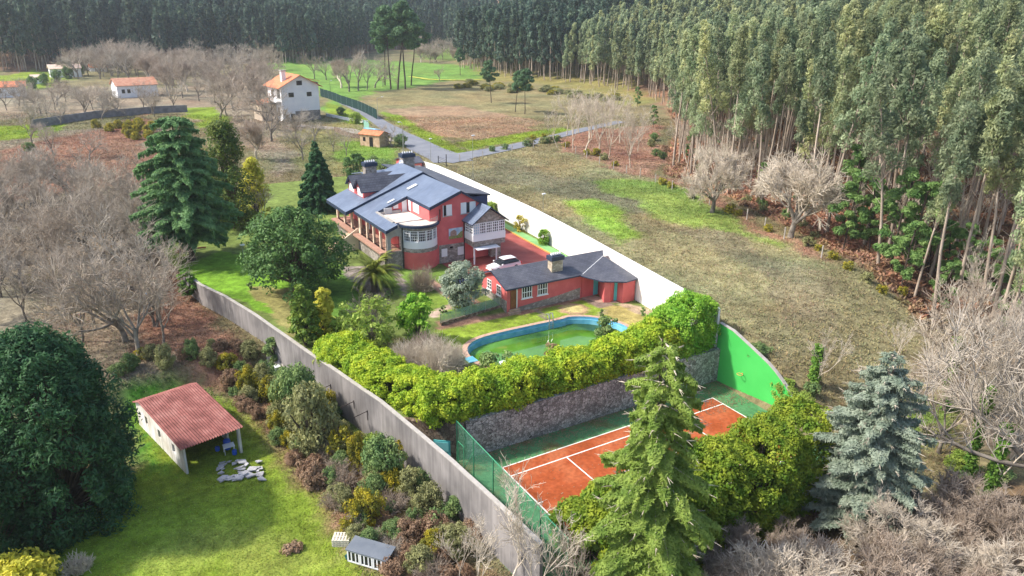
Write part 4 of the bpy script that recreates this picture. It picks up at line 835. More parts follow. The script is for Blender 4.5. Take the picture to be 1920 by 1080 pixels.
# ---------------------------------------------------------------- vegetation library
def P_(name, V, F, m, smooth=False):
    me = np_mesh(name, V, F, smooth); me.materials.append(M[m]); return me
def limb_path(rng, p, d, L, r0, r1, n, wob=.12, up=0.):
    S = []; p = np.array(p, float); d = unit(np.array(d, float)[None])[0]
    for i in range(n):
        d = unit((d+rng.normal(0, wob, 3)+np.array([0, 0, up]))[None])[0]; q = p+d*L/n
        S.append((*p, *q, r0+(r1-r0)*i/n, r0+(r1-r0)*(i+1)/n)); p = q
    return S
def bare_tree(seed, H=9, trunk=.25, r=.2, counts=(5, 5, 4, 4), spread=.75, up=.06, ratio=.66, twig=.016, mt='twigdark', mc='twig', wob=.13, ball=False, extra=3):
    rng = np.random.default_rng(seed); tr = []; cr = []
    def grow(p, d, L, r, lv):
        n = 4 if lv == 0 else 3 if lv < 3 else 2; pts = []; r1 = max(r*.62, twig*.7); dd = np.array(d, float)
        for i in range(n):
            dd = unit((dd+rng.normal(0, wob, 3)+np.array([0, 0, up]))[None])[0]; q = p+dd*L/n; ra, rb = r+(r1-r)*i/n, r+(r1-r)*(i+1)/n
            (tr if lv < 2 else cr).append((*p, *q, ra, rb)); pts.append((p, q, dd, rb)); p = q
        if lv >= len(counts): return
        k = counts[lv]
        for i in range(k):
            s = rng.integers(1 if lv else 2, n) if i < k-1 else n-1; a, b_, dv, rb = pts[s]; f = rng.uniform(.3, 1) if i < k-1 else 1
            o = unit(np.cross(dv, rng.normal(0, 1, 3))[None])[0]; sp = spread*(1.15 if lv == 0 else 1)*rng.uniform(.6, 1.25)
            nd = unit((dv+o*sp)[None])[0]; grow(a+(b_-a)*f, nd, L*ratio*rng.uniform(.75, 1.2)*(1.9 if lv == 0 else 1), max(rb*.72, twig), lv+1)
    grow(np.zeros(3), np.array([rng.normal(0, .05), rng.normal(0, .05), 1.]), H*trunk, r, 0)
    for sgm in list(cr[-1:0:-1]):
        if sgm[7] <= twig*1.05 and extra:
            a = np.array(sgm[:3]); b_ = np.array(sgm[3:6]); dv = unit((b_-a)[None])[0]
            for _ in range(extra):
                nd = unit((dv+rng.normal(0, .55, 3)+[0, 0, .1])[None])[0]; s = a+(b_-a)*rng.uniform(.1, 1); cr.append((*s, *(s+nd*rng.uniform(.25, .6)*H/9), twig*.9, twig*.5))
    V, F = tubes_np(tr, 6); zs = max(V[:, 2].max(), max(s[5] for s in cr)); k = H/zs; V2, F2 = tubes_np(cr, 3)
    return [("trunk", P_("trunk", V*k, F, mt)), ("crown", P_("crown", V2*k, F2, mc))]
def clump_leaves(rng, C, Rr, n, size, jit=.5, aspect=1.5, flat=.8, down=0.):
    C = np.repeat(C, n, 0); R2 = np.repeat(np.asarray(Rr, float), n)[:, None]; d = unit(rng.normal(0, 1, (len(C), 3))+np.array([0, 0, .35])); rr = rng.uniform(.55, 1.05, (len(C), 1))
    P = C+d*R2*rr*np.array([1, 1, flat]); return leaf_quads(rng, P, d+np.array([0, 0, .3]), size, aspect, jit, .35, down)
def eucalypt(seed, H=24, leaf='eucleaf', n=110, size=.42, low=.42, clumps=34, W=2.6, single=False):
    rng = np.random.default_rng(seed); S = limb_path(rng, (0, 0, 0), (rng.normal(0, .03), rng.normal(0, .03), 1), H*.97, .24, .04, 8, .025); C = []; Rr = []
    P = np.array([s[3:6] for s in S]); zz = P[:, 2]
    for i in range(clumps):
        t = low+(1-low)*(i+rng.uniform(0, 1))/clumps; z = t*H; x = np.array([np.interp(z, zz, P[:, k]) for k in (0, 1)]); w = W*(1.05-((t-low)/(1-low))**1.25*.85)*(.55+.45*min(1, (t-low)/.12)); a = rng.uniform(0, 2*np.pi); rad = w*rng.uniform(.25, 1.)
        e = np.array([x[0]+rad*np.cos(a), x[1]+rad*np.sin(a), z+rng.uniform(.3, 1.2)]); s = np.array([*x, z-rad*.9]); C.append(e); Rr.append(rng.uniform(.7, 1.35)*(1.15-.45*t)); m_ = (s+e)/2+rng.normal(0, .15, 3)
        S += [(*s, *m_, .06, .045), (*m_, *e, .045, .02)]
    for i in range(5):
        z = H*rng.uniform(.2, low); x = np.array([np.interp(z, zz, P[:, k]) for k in (0, 1)]); a = rng.uniform(0, 6.28); e = np.array([x[0]+1.3*np.cos(a), x[1]+1.3*np.sin(a), z+.9]); S.append((x[0], x[1], z, *e, .03, .012))
    V, F = tubes_np(S, 5); V2, F2 = clump_leaves(rng, np.array(C), Rr, n, size, .7, 2.2, 1.15, .45)
    if single:
        me = np_mesh("tree", *join([(V, F), (V2, F2)]), mi=np.r_[np.zeros(len(F)), np.ones(len(F2))]); me.materials.append(M['palebark']); me.materials.append(M[leaf]); return me
    return [("trunk", P_("trunk", V, F, 'palebark')), ("crown", P_("crown", V2, F2, leaf))]
def pine(seed, H=16, leaf='pineleaf', low=.55, W=3.5, clumps=26, n=90, size=.32, bark='bark', r=.22, lean=.06):
    rng = np.random.default_rng(seed); S = limb_path(rng, (0, 0, 0), (rng.normal(0, lean), rng.normal(0, lean), 1), H*.97, r, .06, 7, .04); C = []; Rr = []; P = np.array([s[3:6] for s in S])
    for i in range(clumps):
        t = low+(1-low)*(i+rng.uniform(0, 1))/clumps; z = t*H; x = np.array([np.interp(z, P[:, 2], P[:, k]) for k in (0, 1)]); u = (t-low)/(1-low); w = W*(1.1-u**1.8*.8)*(.45+.55*min(1, u/.3)); a = rng.uniform(0, 6.28); rad = w*rng.uniform(.3, 1)
        e = np.array([x[0]+rad*np.cos(a), x[1]+rad*np.sin(a), z+rng.uniform(0, .6)]); s = np.array([*x, z-rad*.35]); C.append(e); Rr.append(rng.uniform(.55, 1.05)*W/3.2); S.append((*s, *e, .05*W/3, .02))
    V, F = tubes_np(S, 5); V2, F2 = clump_leaves(rng, np.array(C), Rr, n, size, .8, 2.4, .65)
    return [("trunk", P_("trunk", V, F, bark)), ("crown", P_("crown", V2, F2, leaf))]
def conifer(seed, H, R, leaf, levels=22, nb=9, droop=.25, size=.3, dens=22, base=.1, prof=None, hang=0., rise=.15, tips=None, bark='bark', aspect=2.0, r=.3, rag=(.72, 1.12)):
    rng = np.random.default_rng(seed); prof = prof or (lambda t: (1-t)**.8); S = limb_path(rng, (0, 0, 0), (0, 0, 1), H*.98, r, .04, 6, .01); PP = []; NN = []; HG = []; TS = []
    for i in range(levels):
        t = (i+rng.uniform(0, .8))/levels; z0 = H*(base+(1-base)*t); Rl = R*prof(t); k = max(4, int(nb*(.5+.6*Rl/R)))
        for j in range(k):
            a = 6.283*(j+rng.uniform(-.35, .35))/k+i*1.7; L = Rl*rng.uniform(*rag)+.25; d = np.array([np.cos(a), np.sin(a), 0]); s = np.array([-d[1], d[0], 0]); zz = z0+rng.uniform(-.3, .3)*H/levels
            f = lambda u: np.stack([d[0]*L*u, d[1]*L*u, zz+rise*L*u-droop*L*u*u*(1+.0*u)], -1)
            TS += [(*f(u0), *f(u1), .05*(1-u0)+.012, .05*(1-u1)+.012) for u0, u1 in ((0, .35), (.35, .7), (.7, 1.))]
            m = max(6, int(dens*L*L**.35)); u = rng.uniform(.12, 1, m)**.75; wdt = .32*L*(1.05-u)+.12; v = rng.uniform(-1, 1, m)*wdt
            Q = f(u)+s*v[:, None]+np.array([0, 0, 1])*(-.25*np.abs(v)+rng.normal(0, .05, m))[:, None]; PP.append(Q); NN.append(np.tile([0, 0, 1.], (m, 1))+d*.35+s*np.sign(v)[:, None]*.3)
            if hang:
                m2 = int(m*hang); u = rng.uniform(.3, 1, m2); Q = f(u)+s*(rng.uniform(-1, 1, m2)*.15*L*(1.1-u))[:, None]; Q[:, 2] -= rng.uniform(.05, .55, m2); HG.append(Q)
            if tips:
                e = f(1.); TS += [(*e, *(e+d*rng.uniform(.2, .6)+rng.normal(0, .08, 3)), .02, .008) for _ in range(3)]
    V, F = tubes_np(S, 7); L_ = [leaf_quads(rng, np.concatenate(PP), np.concatenate(NN), size, aspect, .45, .35)]
    if hang: Hh = np.concatenate(HG); L_.append(leaf_quads(rng, Hh, unit(rng.normal(0, 1, Hh.shape)*[1, 1, .1]), size*.9, 2.6, .2, .3, .8))
    V2, F2 = join(L_); out = [("trunk", P_("trunk", V, F, bark)), ("crown", P_("crown", V2, F2, leaf))]
    V3, F3 = tubes_np(TS, 3); out.append(("branches", P_("branches", V3, F3, tips or bark))); return out
def blob(seed, R, Hh, leaf, n=60, clumps=60, size=.26, z0=.0, trunk=0., bark='bark', prof=None, cr=None, flat=.85, jit=.5, aspect=1.5, up=0., inner=.35, down=0.):
    """crown of leaf clumps through a body of revolution; prof(t) gives the relative radius at relative height t"""
    rng = np.random.default_rng(seed); prof = prof or (lambda t: np.sqrt(np.clip(1-(2*t-1)**2, 0, 1))*.95+.05); t = rng.uniform(0, 1, clumps); a = rng.uniform(0, 6.283, clumps); rr = np.maximum(inner, rng.uniform(0, 1, clumps)**.45)
    rad = R*prof(t)*rr*.86; bump = 1+.12*np.sin(a*3+seed)+.08*np.sin(a*5+t*6+seed*2)
    C = np.stack([rad*bump*np.cos(a), rad*bump*np.sin(a), z0+t*(Hh-z0)*.93], 1); cr = cr or R*.24; Rr = cr*rng.uniform(.65, 1.25, clumps); V, F = clump_leaves(rng, C, Rr, n, size, jit, aspect, flat+up, down); V[:, 2] = np.maximum(V[:, 2], .02)
    S = []
    if trunk or z0 > .3: S += limb_path(rng, (0, 0, 0), (0, 0, 1), max(z0, Hh*.35)+.5, trunk or .12, (trunk or .12)*.6, 4, .05)
    for c in C[::2]: S.append((0, 0, max(.05, min(c[2]*.5, z0+.2)), *c, .05*max(1, R/3), .02))
    V3, F3 = tubes_np(S, 5); return [("stems" if not trunk else "trunk", P_("stems", V3, F3, bark)), ("foliage" if not trunk else "crown", P_("foliage", V, F, leaf))]
def twig_bush(seed, R, Hh, n=260, mc='twig', tw=.014):
    rng = np.random.default_rng(seed); S = []
    for i in range(n):
        a = rng.uniform(0, 6.28); el = rng.uniform(.25, 1.5); d = np.array([np.cos(a)*np.cos(el), np.sin(a)*np.cos(el), np.sin(el)]); s = np.array([np.cos(a), np.sin(a), 0])*rng.uniform(0, .4)*R; L = rng.uniform(.6, 1.05); e = s+d*np.array([R, R, Hh])*L*.9
        m_ = (s+e)/2+rng.normal(0, .12*R, 3); m_[2] = abs(m_[2]); S += [(*s, *m_, tw*1.8, tw*1.3), (*m_, *e, tw*1.3, tw*.7)]
        for _ in range(4): q = m_+(e-m_)*rng.uniform(0, 1); S.append((*q, *(q+unit((d+rng.normal(0, .6, 3))[None])[0]*rng.uniform(.15, .4)*R), tw, tw*.5))
    V, F = tubes_np(S, 3); V[:, 2] = np.maximum(V[:, 2], 0); return [("branches", P_("branches", V, F, mc))]
CNT = {}
def plant(name, proto, loc, label, cat, group=None, s=1., rz=None, sz=None):
    t = bpy.data.objects.new(name, None); scene.collection.objects.link(t); t.location = [float(q) for q in loc]; t.empty_display_size = .3
    k = CNT[name] = CNT.get(name, 0)+1; t.rotation_euler = (0, 0, rz if rz is not None else k*2.399); s2 = s if sz is None else sz; t.scale = (s, s, s2); props(t, label, cat, group)
    for nm, me in proto:
        c = bpy.data.objects.new(nm, me); scene.collection.objects.link(c); c.parent = t
    return t
def on(px, py, z=None):
    p = at(px, py, z)
    if z is None: p[2] = T(p[0], p[1])
    return p
def dist(p): return float((np.asarray(p)-CAM)@AX[2])
def mpp(p): return dist(p)/F_PX      # metres per photo pixel there
def sink(p, d=.1): p = np.array(p, float); p[2] -= d; return p
# ---------------------------------------------------------------- hedges
def hedge(name, path, wid, hts, zb, leaf, label, n=105, size=.155, dens=4.8, cr=.55, seed=1, over=0.):
    rng = np.random.default_rng(seed); P = np.array(path, float); seg = np.linalg.norm(np.diff(P, axis=0), axis=1); cum = np.r_[0, np.cumsum(seg)]; L = cum[-1]; C = []; Rr = []; S = []
    N = int(L*dens*(wid+2*np.mean(hts)))
    for i in range(N):
        s = rng.uniform(0, L); k = min(np.searchsorted(cum, s, 'right')-1, len(seg)-1); f = (s-cum[k])/seg[k]; p = P[k]*(1-f)+P[k+1]*f; d = (P[k+1]-P[k])/seg[k]; nn = np.array([-d[1], d[0]]); h = np.interp(s, cum, hts)*(1+.09*math.sin(s*1.3+seed)+.07*math.sin(s*2.9)); wl = wid*(1+.12*math.sin(s*.9+1))
        q = rng.uniform(0, wl+2*h)
        if q < h: o, z = -wl/2*(1+.08*rng.normal()), q
        elif q < h+wl: o, z = q-h-wl/2, h
        else: o, z = wl/2*(1+.08*rng.normal()), q-h-wl
        rnd = min(1, max(0, (z/h-.65)/.35)); o *= 1-.28*rnd*rnd*abs(o)/(wl/2); z = z*(1-.1*(abs(o)/(wl/2))**2)
        if z < h*.25: o *= .85
        c = np.array([p[0]+nn[0]*o, p[1]+nn[1]*o, zb+max(.25, z-cr*.5)]); C.append(c); Rr.append(cr*rng.uniform(.6, 1.25))
        if i % 5 == 0: S.append((p[0], p[1], zb, *c, .05, .02))
    b0 = np.array([*P[0], zb]); t = thing(name, tuple(b0), label, "hedge"); V, F = clump_leaves(rng, np.array(C)-b0, Rr, n, size, .5, 1.5, .9); S = np.array(S); S[:, :3] -= b0; S[:, 3:6] -= b0; V3, F3 = tubes_np(S, 4)
    for nm, me in (("stems", P_("stems", V3, F3, 'bark')), ("foliage", P_("foliage", V, F, leaf))): link2(nm, me, t)
    return t
def link2(nm, me, t): c = bpy.data.objects.new(nm, me); scene.collection.objects.link(c); c.parent = t; OFF[c.name] = np.zeros(3); return c
hedge("hedge", [(-4.4, 5.6), (-2, 4.7), (4, 4.6), (11, 4.5), (17, 4.5), (21.5, 4.6)], 3.3, [3.0, 3.1, 2.9, 2.8, 3.2, 3.9], 3.4, 'hedge', "long clipped yellow-green hedge on top of the fieldstone wall between pool and court", seed=2)
hedge("hedge", [(-2.6, 4.9), (-4.6, 9), (-5.6, 13), (-6.6, 17.5), (-7.3, 20.5)], 3.5, [3.1, 2.8, 2.7, 2.8, 2.5], 3.4, 'hedge', "clipped yellow-green hedge running inside the grey concrete wall", seed=3)
hedge("hedge", [(21.8, 5.2), (24, 5.2), (26.6, 5.0)], 4.2, [4.2, 5.2, 5.0], 3.4, 'brightgreen', "tall rounded bright green hedge at the corner above the green wall", seed=4, cr=.65, n=110)
hedge("hedge", [(-2.6, -13.8), (2, -14.2), (7, -14.4), (12, -14.6), (17, -14.2), (19.8, -13.6)], 5.0, [5.0, 6.0, 6.4, 6.8, 6.8, 6.4], 0, 'thujahedge', "thick olive-green cypress hedge along the near side of the tennis court", seed=5, cr=.55, n=95, size=.15)
# ---------------------------------------------------------------- single trees and shrubs, garden
def tree_px(name, gen, bx, by, z, pytop, label, cat="tree", hw=None, **k):
    p = on(bx, by, z); p[0] = min(p[0], xw(p[1])-1.0) if 930 < bx < 1050 and by < 470 else p[0]; H_ = height_at(p, pytop); R_w = hw*mpp(p) if hw else None
    pr = gen(H_, R_w) ; return plant(name, pr, sink(p), label, cat, **k)
wide = lambda t: np.clip(1.15*(1-t)**.62, 0, 1)*(.55+.45*np.minimum(1, t/.12))
tree_px("cedar", lambda h, r: conifer(11, h, r*1.08, 'cedarleaf', 20, 12, .24, .21, 44, .16, prof=lambda t: (1-t)**.45*(.6+.4*min(1, t/.25)), rise=.1, hang=.5, r=.42), 362, 490, 3.9, 208, "very large green cedar with tiered drooping branches at the left of the lawn", hw=92)
tree_px("cypress_tree", lambda h, r: blob(12, r*1.25, h, 'thujadark', 100, 170, .22, 1., .25, prof=lambda t: (1-t)**.45*(.8+.2*t)), 440, 430, 3.9, 212, "tall dark olive-green cypress just right of the big cedar", hw=50)
tree_px("cypress_tree", lambda h, r: blob(13, r*1.2, h, 'golden', 80, 110, .2, .6, .2, prof=lambda t: (1-t)**.5), 482, 410, 3.9, 292, "yellow-green cypress between the dark cypress and the villa", hw=31)
tree_px("spruce_tree", lambda h, r: conifer(14, h, r*1.2, 'sprucedark', 24, 10, .3, .2, 60, .04, prof=lambda t: (1-t)**.85, hang=.6), 600, 396, 3.9, 262, "pointed dark green spruce left of the villa's chimney", hw=36)
tree_px("magnolia_tree", lambda h, r: blob(15, r*1.05, h*1.03, 'magnolia', 90, 200, .24, 1.3, .35, prof=lambda t: np.sqrt(np.clip(1-(1.75*t-.72)**2, 0, 1)), cr=1.05), 556, 552, 3.95, 392, "broad dark glossy magnolia in front of the villa's porch", hw=100)
tree_px("olive_tree", lambda h, r: blob(16, r*1.15, h*1.03, 'olive', 90, 110, .16, .7, .16, cr=.6), 868, 580, 3.9, 492, "round grey-green olive tree left of the annex", hw=41)
tree_px("cypress_tree", lambda h, r: blob(17, r, h, 'greencypress', 50, 90, .24, 1.5, .18, prof=lambda t: (1-t)**.42), 574, 655, 3.6, 530, "green cypress with bare lower trunks, left one of the pair by the grey wall", hw=33)
tree_px("cypress_tree", lambda h, r: blob(18, r, h, 'golden', 50, 90, .24, .3, .15, prof=lambda t: (1-t)**.42), 611, 640, 3.6, 533, "golden yellow cypress, right one of the pair by the grey wall", hw=29)
tree_px("shrub", lambda h, r: blob(19, r, h, 'brightgreen', 60, 60, .24, .2), 783, 640, 3.5, 545, "dense bright green shrub left of the pool lawn's low fence", "shrub", hw=38)
tree_px("small_tree", lambda h, r: blob(20, r, h, 'yellowgreen', 36, 70, .24, .9, .1, 'twigdark', cr=.6), 700, 655, 3.5, 552, "loose yellow-green small tree with a bare trunk behind the hedge", hw=62)
tree_px("shrub", lambda h, r: blob(21, r, h, 'yellowgreen', 40, 50, .24, .2), 650, 640, 3.5, 582, "pale green shrub between the golden cypress and the loose small tree", "shrub", hw=40)
tree_px("small_tree", lambda h, r: bare_tree(22, h, .3, .14, (4, 4, 4, 3), twig=.016, mt='bark', mc='twigdark'), 716, 655, 3.5, 540, "bare dark pruned tree rising out of the yellow-green bushes", hw=30)
for k_, (px, py, hw, top, lab) in enumerate([(770, 690, 42, 640, "grey leafless bush behind the hedge corner, nearest the loose small tree"), (822, 706, 48, 628, "large grey leafless bush left of the pool end"), (850, 690, 26, 640, "small grey leafless bush touching the pool edge"), (797, 668, 34, 620, "reddish grey leafless bush below the bright green shrub")]):
    p = on(px, py, 3.45); plant("bare_bush", twig_bush(30+k_, hw*mpp(p), height_at(p, top), 420, 'twigpale' if k_ != 3 else 'twigred', .013), p, lab, "bush")
tree_px("shrub", lambda h, r: blob(24, r, h, 'greenscrub', 44, 36, .2), 935, 700, 3.42, 662, "loose dark green shrub beside the near edge of the pool", "shrub", hw=44)
tree_px("shrub", lambda h, r: blob(25, r, h, 'pinkflower', 40, 24, .18), 1037, 676, 3.42, 642, "small pink flowering shrub between pool and hedge", "shrub", hw=22)
tree_px("shrub", lambda h, r: blob(26, r, h, 'greenscrub', 44, 40, .2), 1136, 640, 3.42, 592, "rounded green-brown shrub at the right end of the pool", "shrub", hw=28)
tree_px("shrub", lambda h, r: blob(27, r, h, 'brightgreen', 60, 40, .14, cr=.35), 1033, 457, 4.05, 428, "small round clipped green bush against the white wall", "shrub", hw=11.5)
tree_px("flowering_bush", lambda h, r: blob(28, r, h, 'yellowflower', 40, 24, .16, cr=.35), 985, 434, 4.05, 402, "yellow flowering bush against the white wall", "bush", hw=12)
tree_px("yucca", lambda h, r: blob(29, r*.8, h, 'yellowgreen', 26, 9, .4, h*.4, .06, cr=.5, aspect=4), 942, 402, 4.05, 375, "thin spiky yucca against the white wall beside the glazed bay", "plant", hw=8)
tree_px("bare_bush", lambda h, r: twig_bush(40, r, h, 300, 'twigred'), 792, 545, 4.0, 492, "leafless reddish bush in front of the round tower", "bush", hw=28)
tree_px("shrub", lambda h, r: blob(41, r, h, 'magnolia', 55, 50, .26, .2), 668, 335, 4.05, 288, "dark round shrub behind the villa's dormers", "shrub", hw=26)
tree_px("shrub", lambda h, r: blob(42, r, h, 'greenscrub', 40, 30, .22), 720, 318, 4.05, 300, "low dark hedge-like shrub behind the villa's chimneys", "shrub", hw=30)
tree_px("shrub", lambda h, r: blob(43, r, h, 'ivy', 50, 40, .22), 352, 552, 3.0, 505, "ivy shrub hanging over the start of the grey wall", "shrub", hw=20)
tree_px("shrub", lambda h, r: blob(44, r, h, 'greenscrub', 55, 40, .2), 517, 672, 1.0, 628, "dark green bush growing against the outside of the grey wall", "shrub", hw=22)
for k_, (px, py, hw) in enumerate([(832, 588, 9), (1128, 594, 6), (1205, 592, 8), (470, 545, 8), (728, 560, 10)]):
    p = on(px, py, 3.9 if px < 900 else 3.42); plant("small_plant", blob(50+k_, hw*mpp(p), 1., 'greenscrub', 30, 10, .14), p, ["tuft of leaves beside the low mesh fence", "little palm-like plant on the dry lawn by the annex", "small weed patch at the foot of the white wall", "low rose bush on the bright lawn under the magnolia", "small bush beside the garden path"][k_], "plant")
# palm
def palm(seed, h, R):
    rng = np.random.default_rng(seed); S = limb_path(rng, (0, 0, 0), (0, 0, 1), h, .38, .34, 4, .01); LP = []; LN = []; Q = []; ST = []
    for i in range(54):
        a = rng.uniform(0, 6.28); el = rng.uniform(-.25, 1.45); L = R*rng.uniform(.95, 1.25); d = np.array([np.cos(a), np.sin(a), 0]); s = np.array([-d[1], d[0], 0]); p = np.array([0, 0, h]); n = 9; pts = [p]
        for j in range(n): e = el-j*.17; p = p+(d*math.cos(e)+np.array([0, 0, math.sin(e)]))*L/n; pts.append(p)
        for j in range(n): ST.append((*pts[j], *pts[j+1], .035*(1-j/n)+.01, .035*(1-(j+1)/n)+.008))
        for j in range(1, n):
            for f in (0, .33, .66):
                c = pts[j]*(1-f)+pts[j+1]*f; dd = unit((pts[j+1]-pts[j])[None])[0]; w = .62*R/3*math.sin(math.pi*min(1, (j+f)/n*.85+.15))+.1
                for sg in (-1, 1): t_ = c+s*sg*w+dd*w*.55-np.array([0, 0, .25*w]); Q.append((c-dd*.05, t_, c+dd*.05, c+(t_-c)*.5+dd*.07))
    Q = np.array([(q[0], q[3], q[1], q[2]) for q in Q]); V = Q.reshape(-1, 3); F = np.arange(len(V)).reshape(-1, 4); V1, F1 = tubes_np(S, 8); V3, F3 = tubes_np(ST, 3)
    return [("trunk", P_("trunk", V1, F1, 'bark')), ("fronds", P_("fronds", *join([(V, F), (V3, F3)]), 'palmleaf'))]
p = on(702, 548, 4.0); plant("palm_tree", palm(5, 2.3, 3.7), p, "short thick palm with arching fronds in front of the villa", "palm")
# ---------------------------------------------------------------- foreground trees
p = np.array([-31.2, 11.0, -.1]); plant("cypress_tree", blob(60, 6.7, height_at(p, 622)+.3, 'darkcypress', 140, 600, .15, 0, .4, prof=lambda t: np.sqrt(np.clip(1-(1.5*t-.5)**2, 0, 1))*(1 if 1 else 0), cr=.75, up=.5, inner=.7, aspect=2.6, down=-.5), p, "huge rounded dark green cypress filling the left foreground", "tree")
p = np.array([-35.5, 6.5, -.1]); plant("cypress_tree", blob(61, 3.0, height_at(p, 840), 'darkcypress', 90, 160, .19, 0, .3, prof=lambda t: np.sqrt(np.clip(1-(1.5*t-.5)**2, 0, 1)), up=.35, inner=.5), p, "smaller dark cypress at the left edge below the huge one", "tree")
p = on(20, 1130, 0); plant("shrub", blob(62, 3.0, 3.2, 'golden', 60, 80, .22, .2), p, "golden-green round bush in the bottom left corner", "shrub")
p = on(148, 1075, 0); plant("bare_bush", twig_bush(63, 1.1, 1.5, 120, 'twigpale', .02), p, "pale leafless bush on the grass beside the golden bush", "bush")
tree_px("blue_cedar", lambda h, r: conifer(64, h, r*1.08, 'bluecedar', 18, 11, .14, .12, 105, .05, prof=lambda t: (1-t)**.55*(.85+.15*t), rag=(.55, 1.15), tips='twigpale', hang=.5, rise=.06, r=.3, aspect=3.), 1612, 975, .3, 664, "broad silvery blue cedar to the right of the olive-green hedge", hw=122)
p = np.array([.3, -17.5, 0]); plant("spruce_tree", conifer(65, height_at(p, 628), 5.4, 'spruceleaf', 24, 8, .38, .095, 120, .03, prof=lambda t: (1-t)**.55*(.8+.2*min(1, t/.2)), rag=(.45, 1.12), hang=2.0, tips='twigpale', rise=.12, r=.3, aspect=3.2), p, "tall shaggy yellow-green spruce in front of the tennis court", "tree")
# ---------------------------------------------------------------- bare trees
BT = [bare_tree(70+i, 9+i*.3, .22+.05*(i % 3), .2, (5, 4+i % 2, 4, 4), .62+.08*i, .07, .64, .017, extra=1) for i in range(5)]
BTR = [bare_tree(80+i, 8, .15, .16, (6, 5, 4, 3), .6, .14, .66, .016, mt='twigpale', mc='twigred', extra=2) for i in range(2)]
BTP = [bare_tree(84+i, 12, .38, .19, (4, 4, 4, 3), .5, .12, .6, .028, extra=1, mt='twigpale', mc='twigpale') for i in range(3)]
BROUND = [bare_tree(88+i, 9, .14, .22, (8, 6, 4, 4), .72, .06, .66, .016, mc='twigpale') for i in range(2)]
rng = np.random.default_rng(77)
def ppoly(P, poly): q, d = proj(P); return pinpoly(q, poly)
def scatter(poly, spacing, seed, z=None):
    """jittered world-space points of the ground inside an outline given on the photograph"""
    W_ = np.array([at(a, b) for a, b in poly]); a, b = W_[:, :2].min(0), W_[:, :2].max(0); r = np.random.default_rng(seed)
    g = np.stack(np.meshgrid(np.arange(a[0], b[0], spacing), np.arange(a[1], b[1], spacing)), -1).reshape(-1, 2); g = g+r.uniform(-.45, .45, g.shape)*spacing
    g = g[pinpoly(g, [tuple(w_[:2]) for w_ in W_])]; return np.column_stack([g, T(g[:, 0], g[:, 1])-.1])
def zone_trees(poly, spacing, seed, protos, name, label, cat, group, s0=.8, s1=1.15, avoid=None):
    r = np.random.default_rng(seed); pts = scatter(poly, spacing, seed)
    for p in pts:
        if avoid is not None and avoid(p): continue
        plant(name, protos[r.integers(len(protos))], p, label, cat, group, r.uniform(s0, s1), r.uniform(0, 6.28))
    return len(pts)
WL = [(-60, 395), (60, 360), (180, 375), (270, 400), (300, 480), (318, 560), (300, 630), (215, 655), (120, 640), (-60, 640)]
n1 = zone_trees(WL, 4.9, 1, BT, "bare_tree", "leafless grey-brown tree in the dense bare wood left of the garden", "tree", "bare trees in the wood left of the garden", .8, 1.15, lambda p: np.hypot(p[0]+31.2, p[1]-11) < 9)
n2 = zone_trees([(0, 200), (140, 180), (215, 200), (330, 205), (335, 222), (200, 225), (60, 250), (0, 255)], 10, 2, BT, "bare_tree", "leafless tree standing before the long grey wall and bungalow", "tree", "bare trees before the bungalow", .8, 1.1)
n3 = zone_trees([(280, 128), (500, 122), (505, 200), (535, 250), (545, 330), (500, 350), (480, 300), (400, 215), (330, 190), (270, 165)], 14, 3, BT+BTR, "bare_tree", "leafless brownish tree in the thicket between big cedar and white house", "tree", "bare trees left of the white house", 1.1, 1.75)
n4 = zone_trees([(130, 128), (290, 120), (300, 150), (200, 150), (140, 148)], 9, 4, BTR+BT, "bare_tree", "pinkish bare tree at the foot of the dark wood behind the bungalow", "tree", "bare trees along the dark wood", 1.2, 1.8)
for k_, (px, py, top, pr, lab) in enumerate([(262, 672, 470, 1, "bare tree with a dark leaning trunk on the bank behind the open shed"), (308, 648, 500, 2, "bare tree with a thin dark trunk left of the grey wall's start"), (290, 612, 480, 0, "bare tree deeper in the wood behind the two dark trunks"), (236, 640, 440, 3, "bare tree leaning left beside the dark leaning trunk"), (492, 425, 335, 2, "pale many-branched bare tree between magnolia and yellow-green cypress"),
    (60, 268, 205, 0, "bare tree on the red bracken with a dark bush at its foot"), (100, 292, 222, 1, "small crooked bare tree on the red bracken"), (168, 300, 240, 3, "low spreading bare tree on the red bracken slope"), (568, 300, 225, 1, "bare tree on the lawn left of the villa chimneys"), (650, 292, 235, 2, "bare pruned tree on the green lawn behind the villa"), (735, 276, 232, 3, "half-leafed tree beside the small sandy shed"),
    (590, 268, 205, 0, "spreading bare tree below the white house yard"), (555, 262, 200, 1, "spreading bare tree at the foot of the white house"), (625, 285, 225, 2, "low bare tree between the yard and the green lawn")]):
    p = on(px, py); h = height_at(p, top); plant("bare_tree", BT[pr], sink(p), lab, "tree", s=h/(9+pr*.3))
for k_, (px, py, top) in enumerate([(655, 172, 88), (672, 170, 92), (688, 168, 100), (703, 165, 110), (718, 162, 118), (640, 165, 95), (612, 150, 98), (590, 148, 98)]):
    p = on(px, py); plant("bare_tree", (BT+BTR)[k_ % 6], sink(p), "%s bare tree of the row behind the white house, counting from the pines leftwards" % ["fourth", "third", "second", "nearest-pine", "shortest", "fifth", "sixth", "seventh"][k_], "tree", "bare trees behind the white house", height_at(p, top)/9)
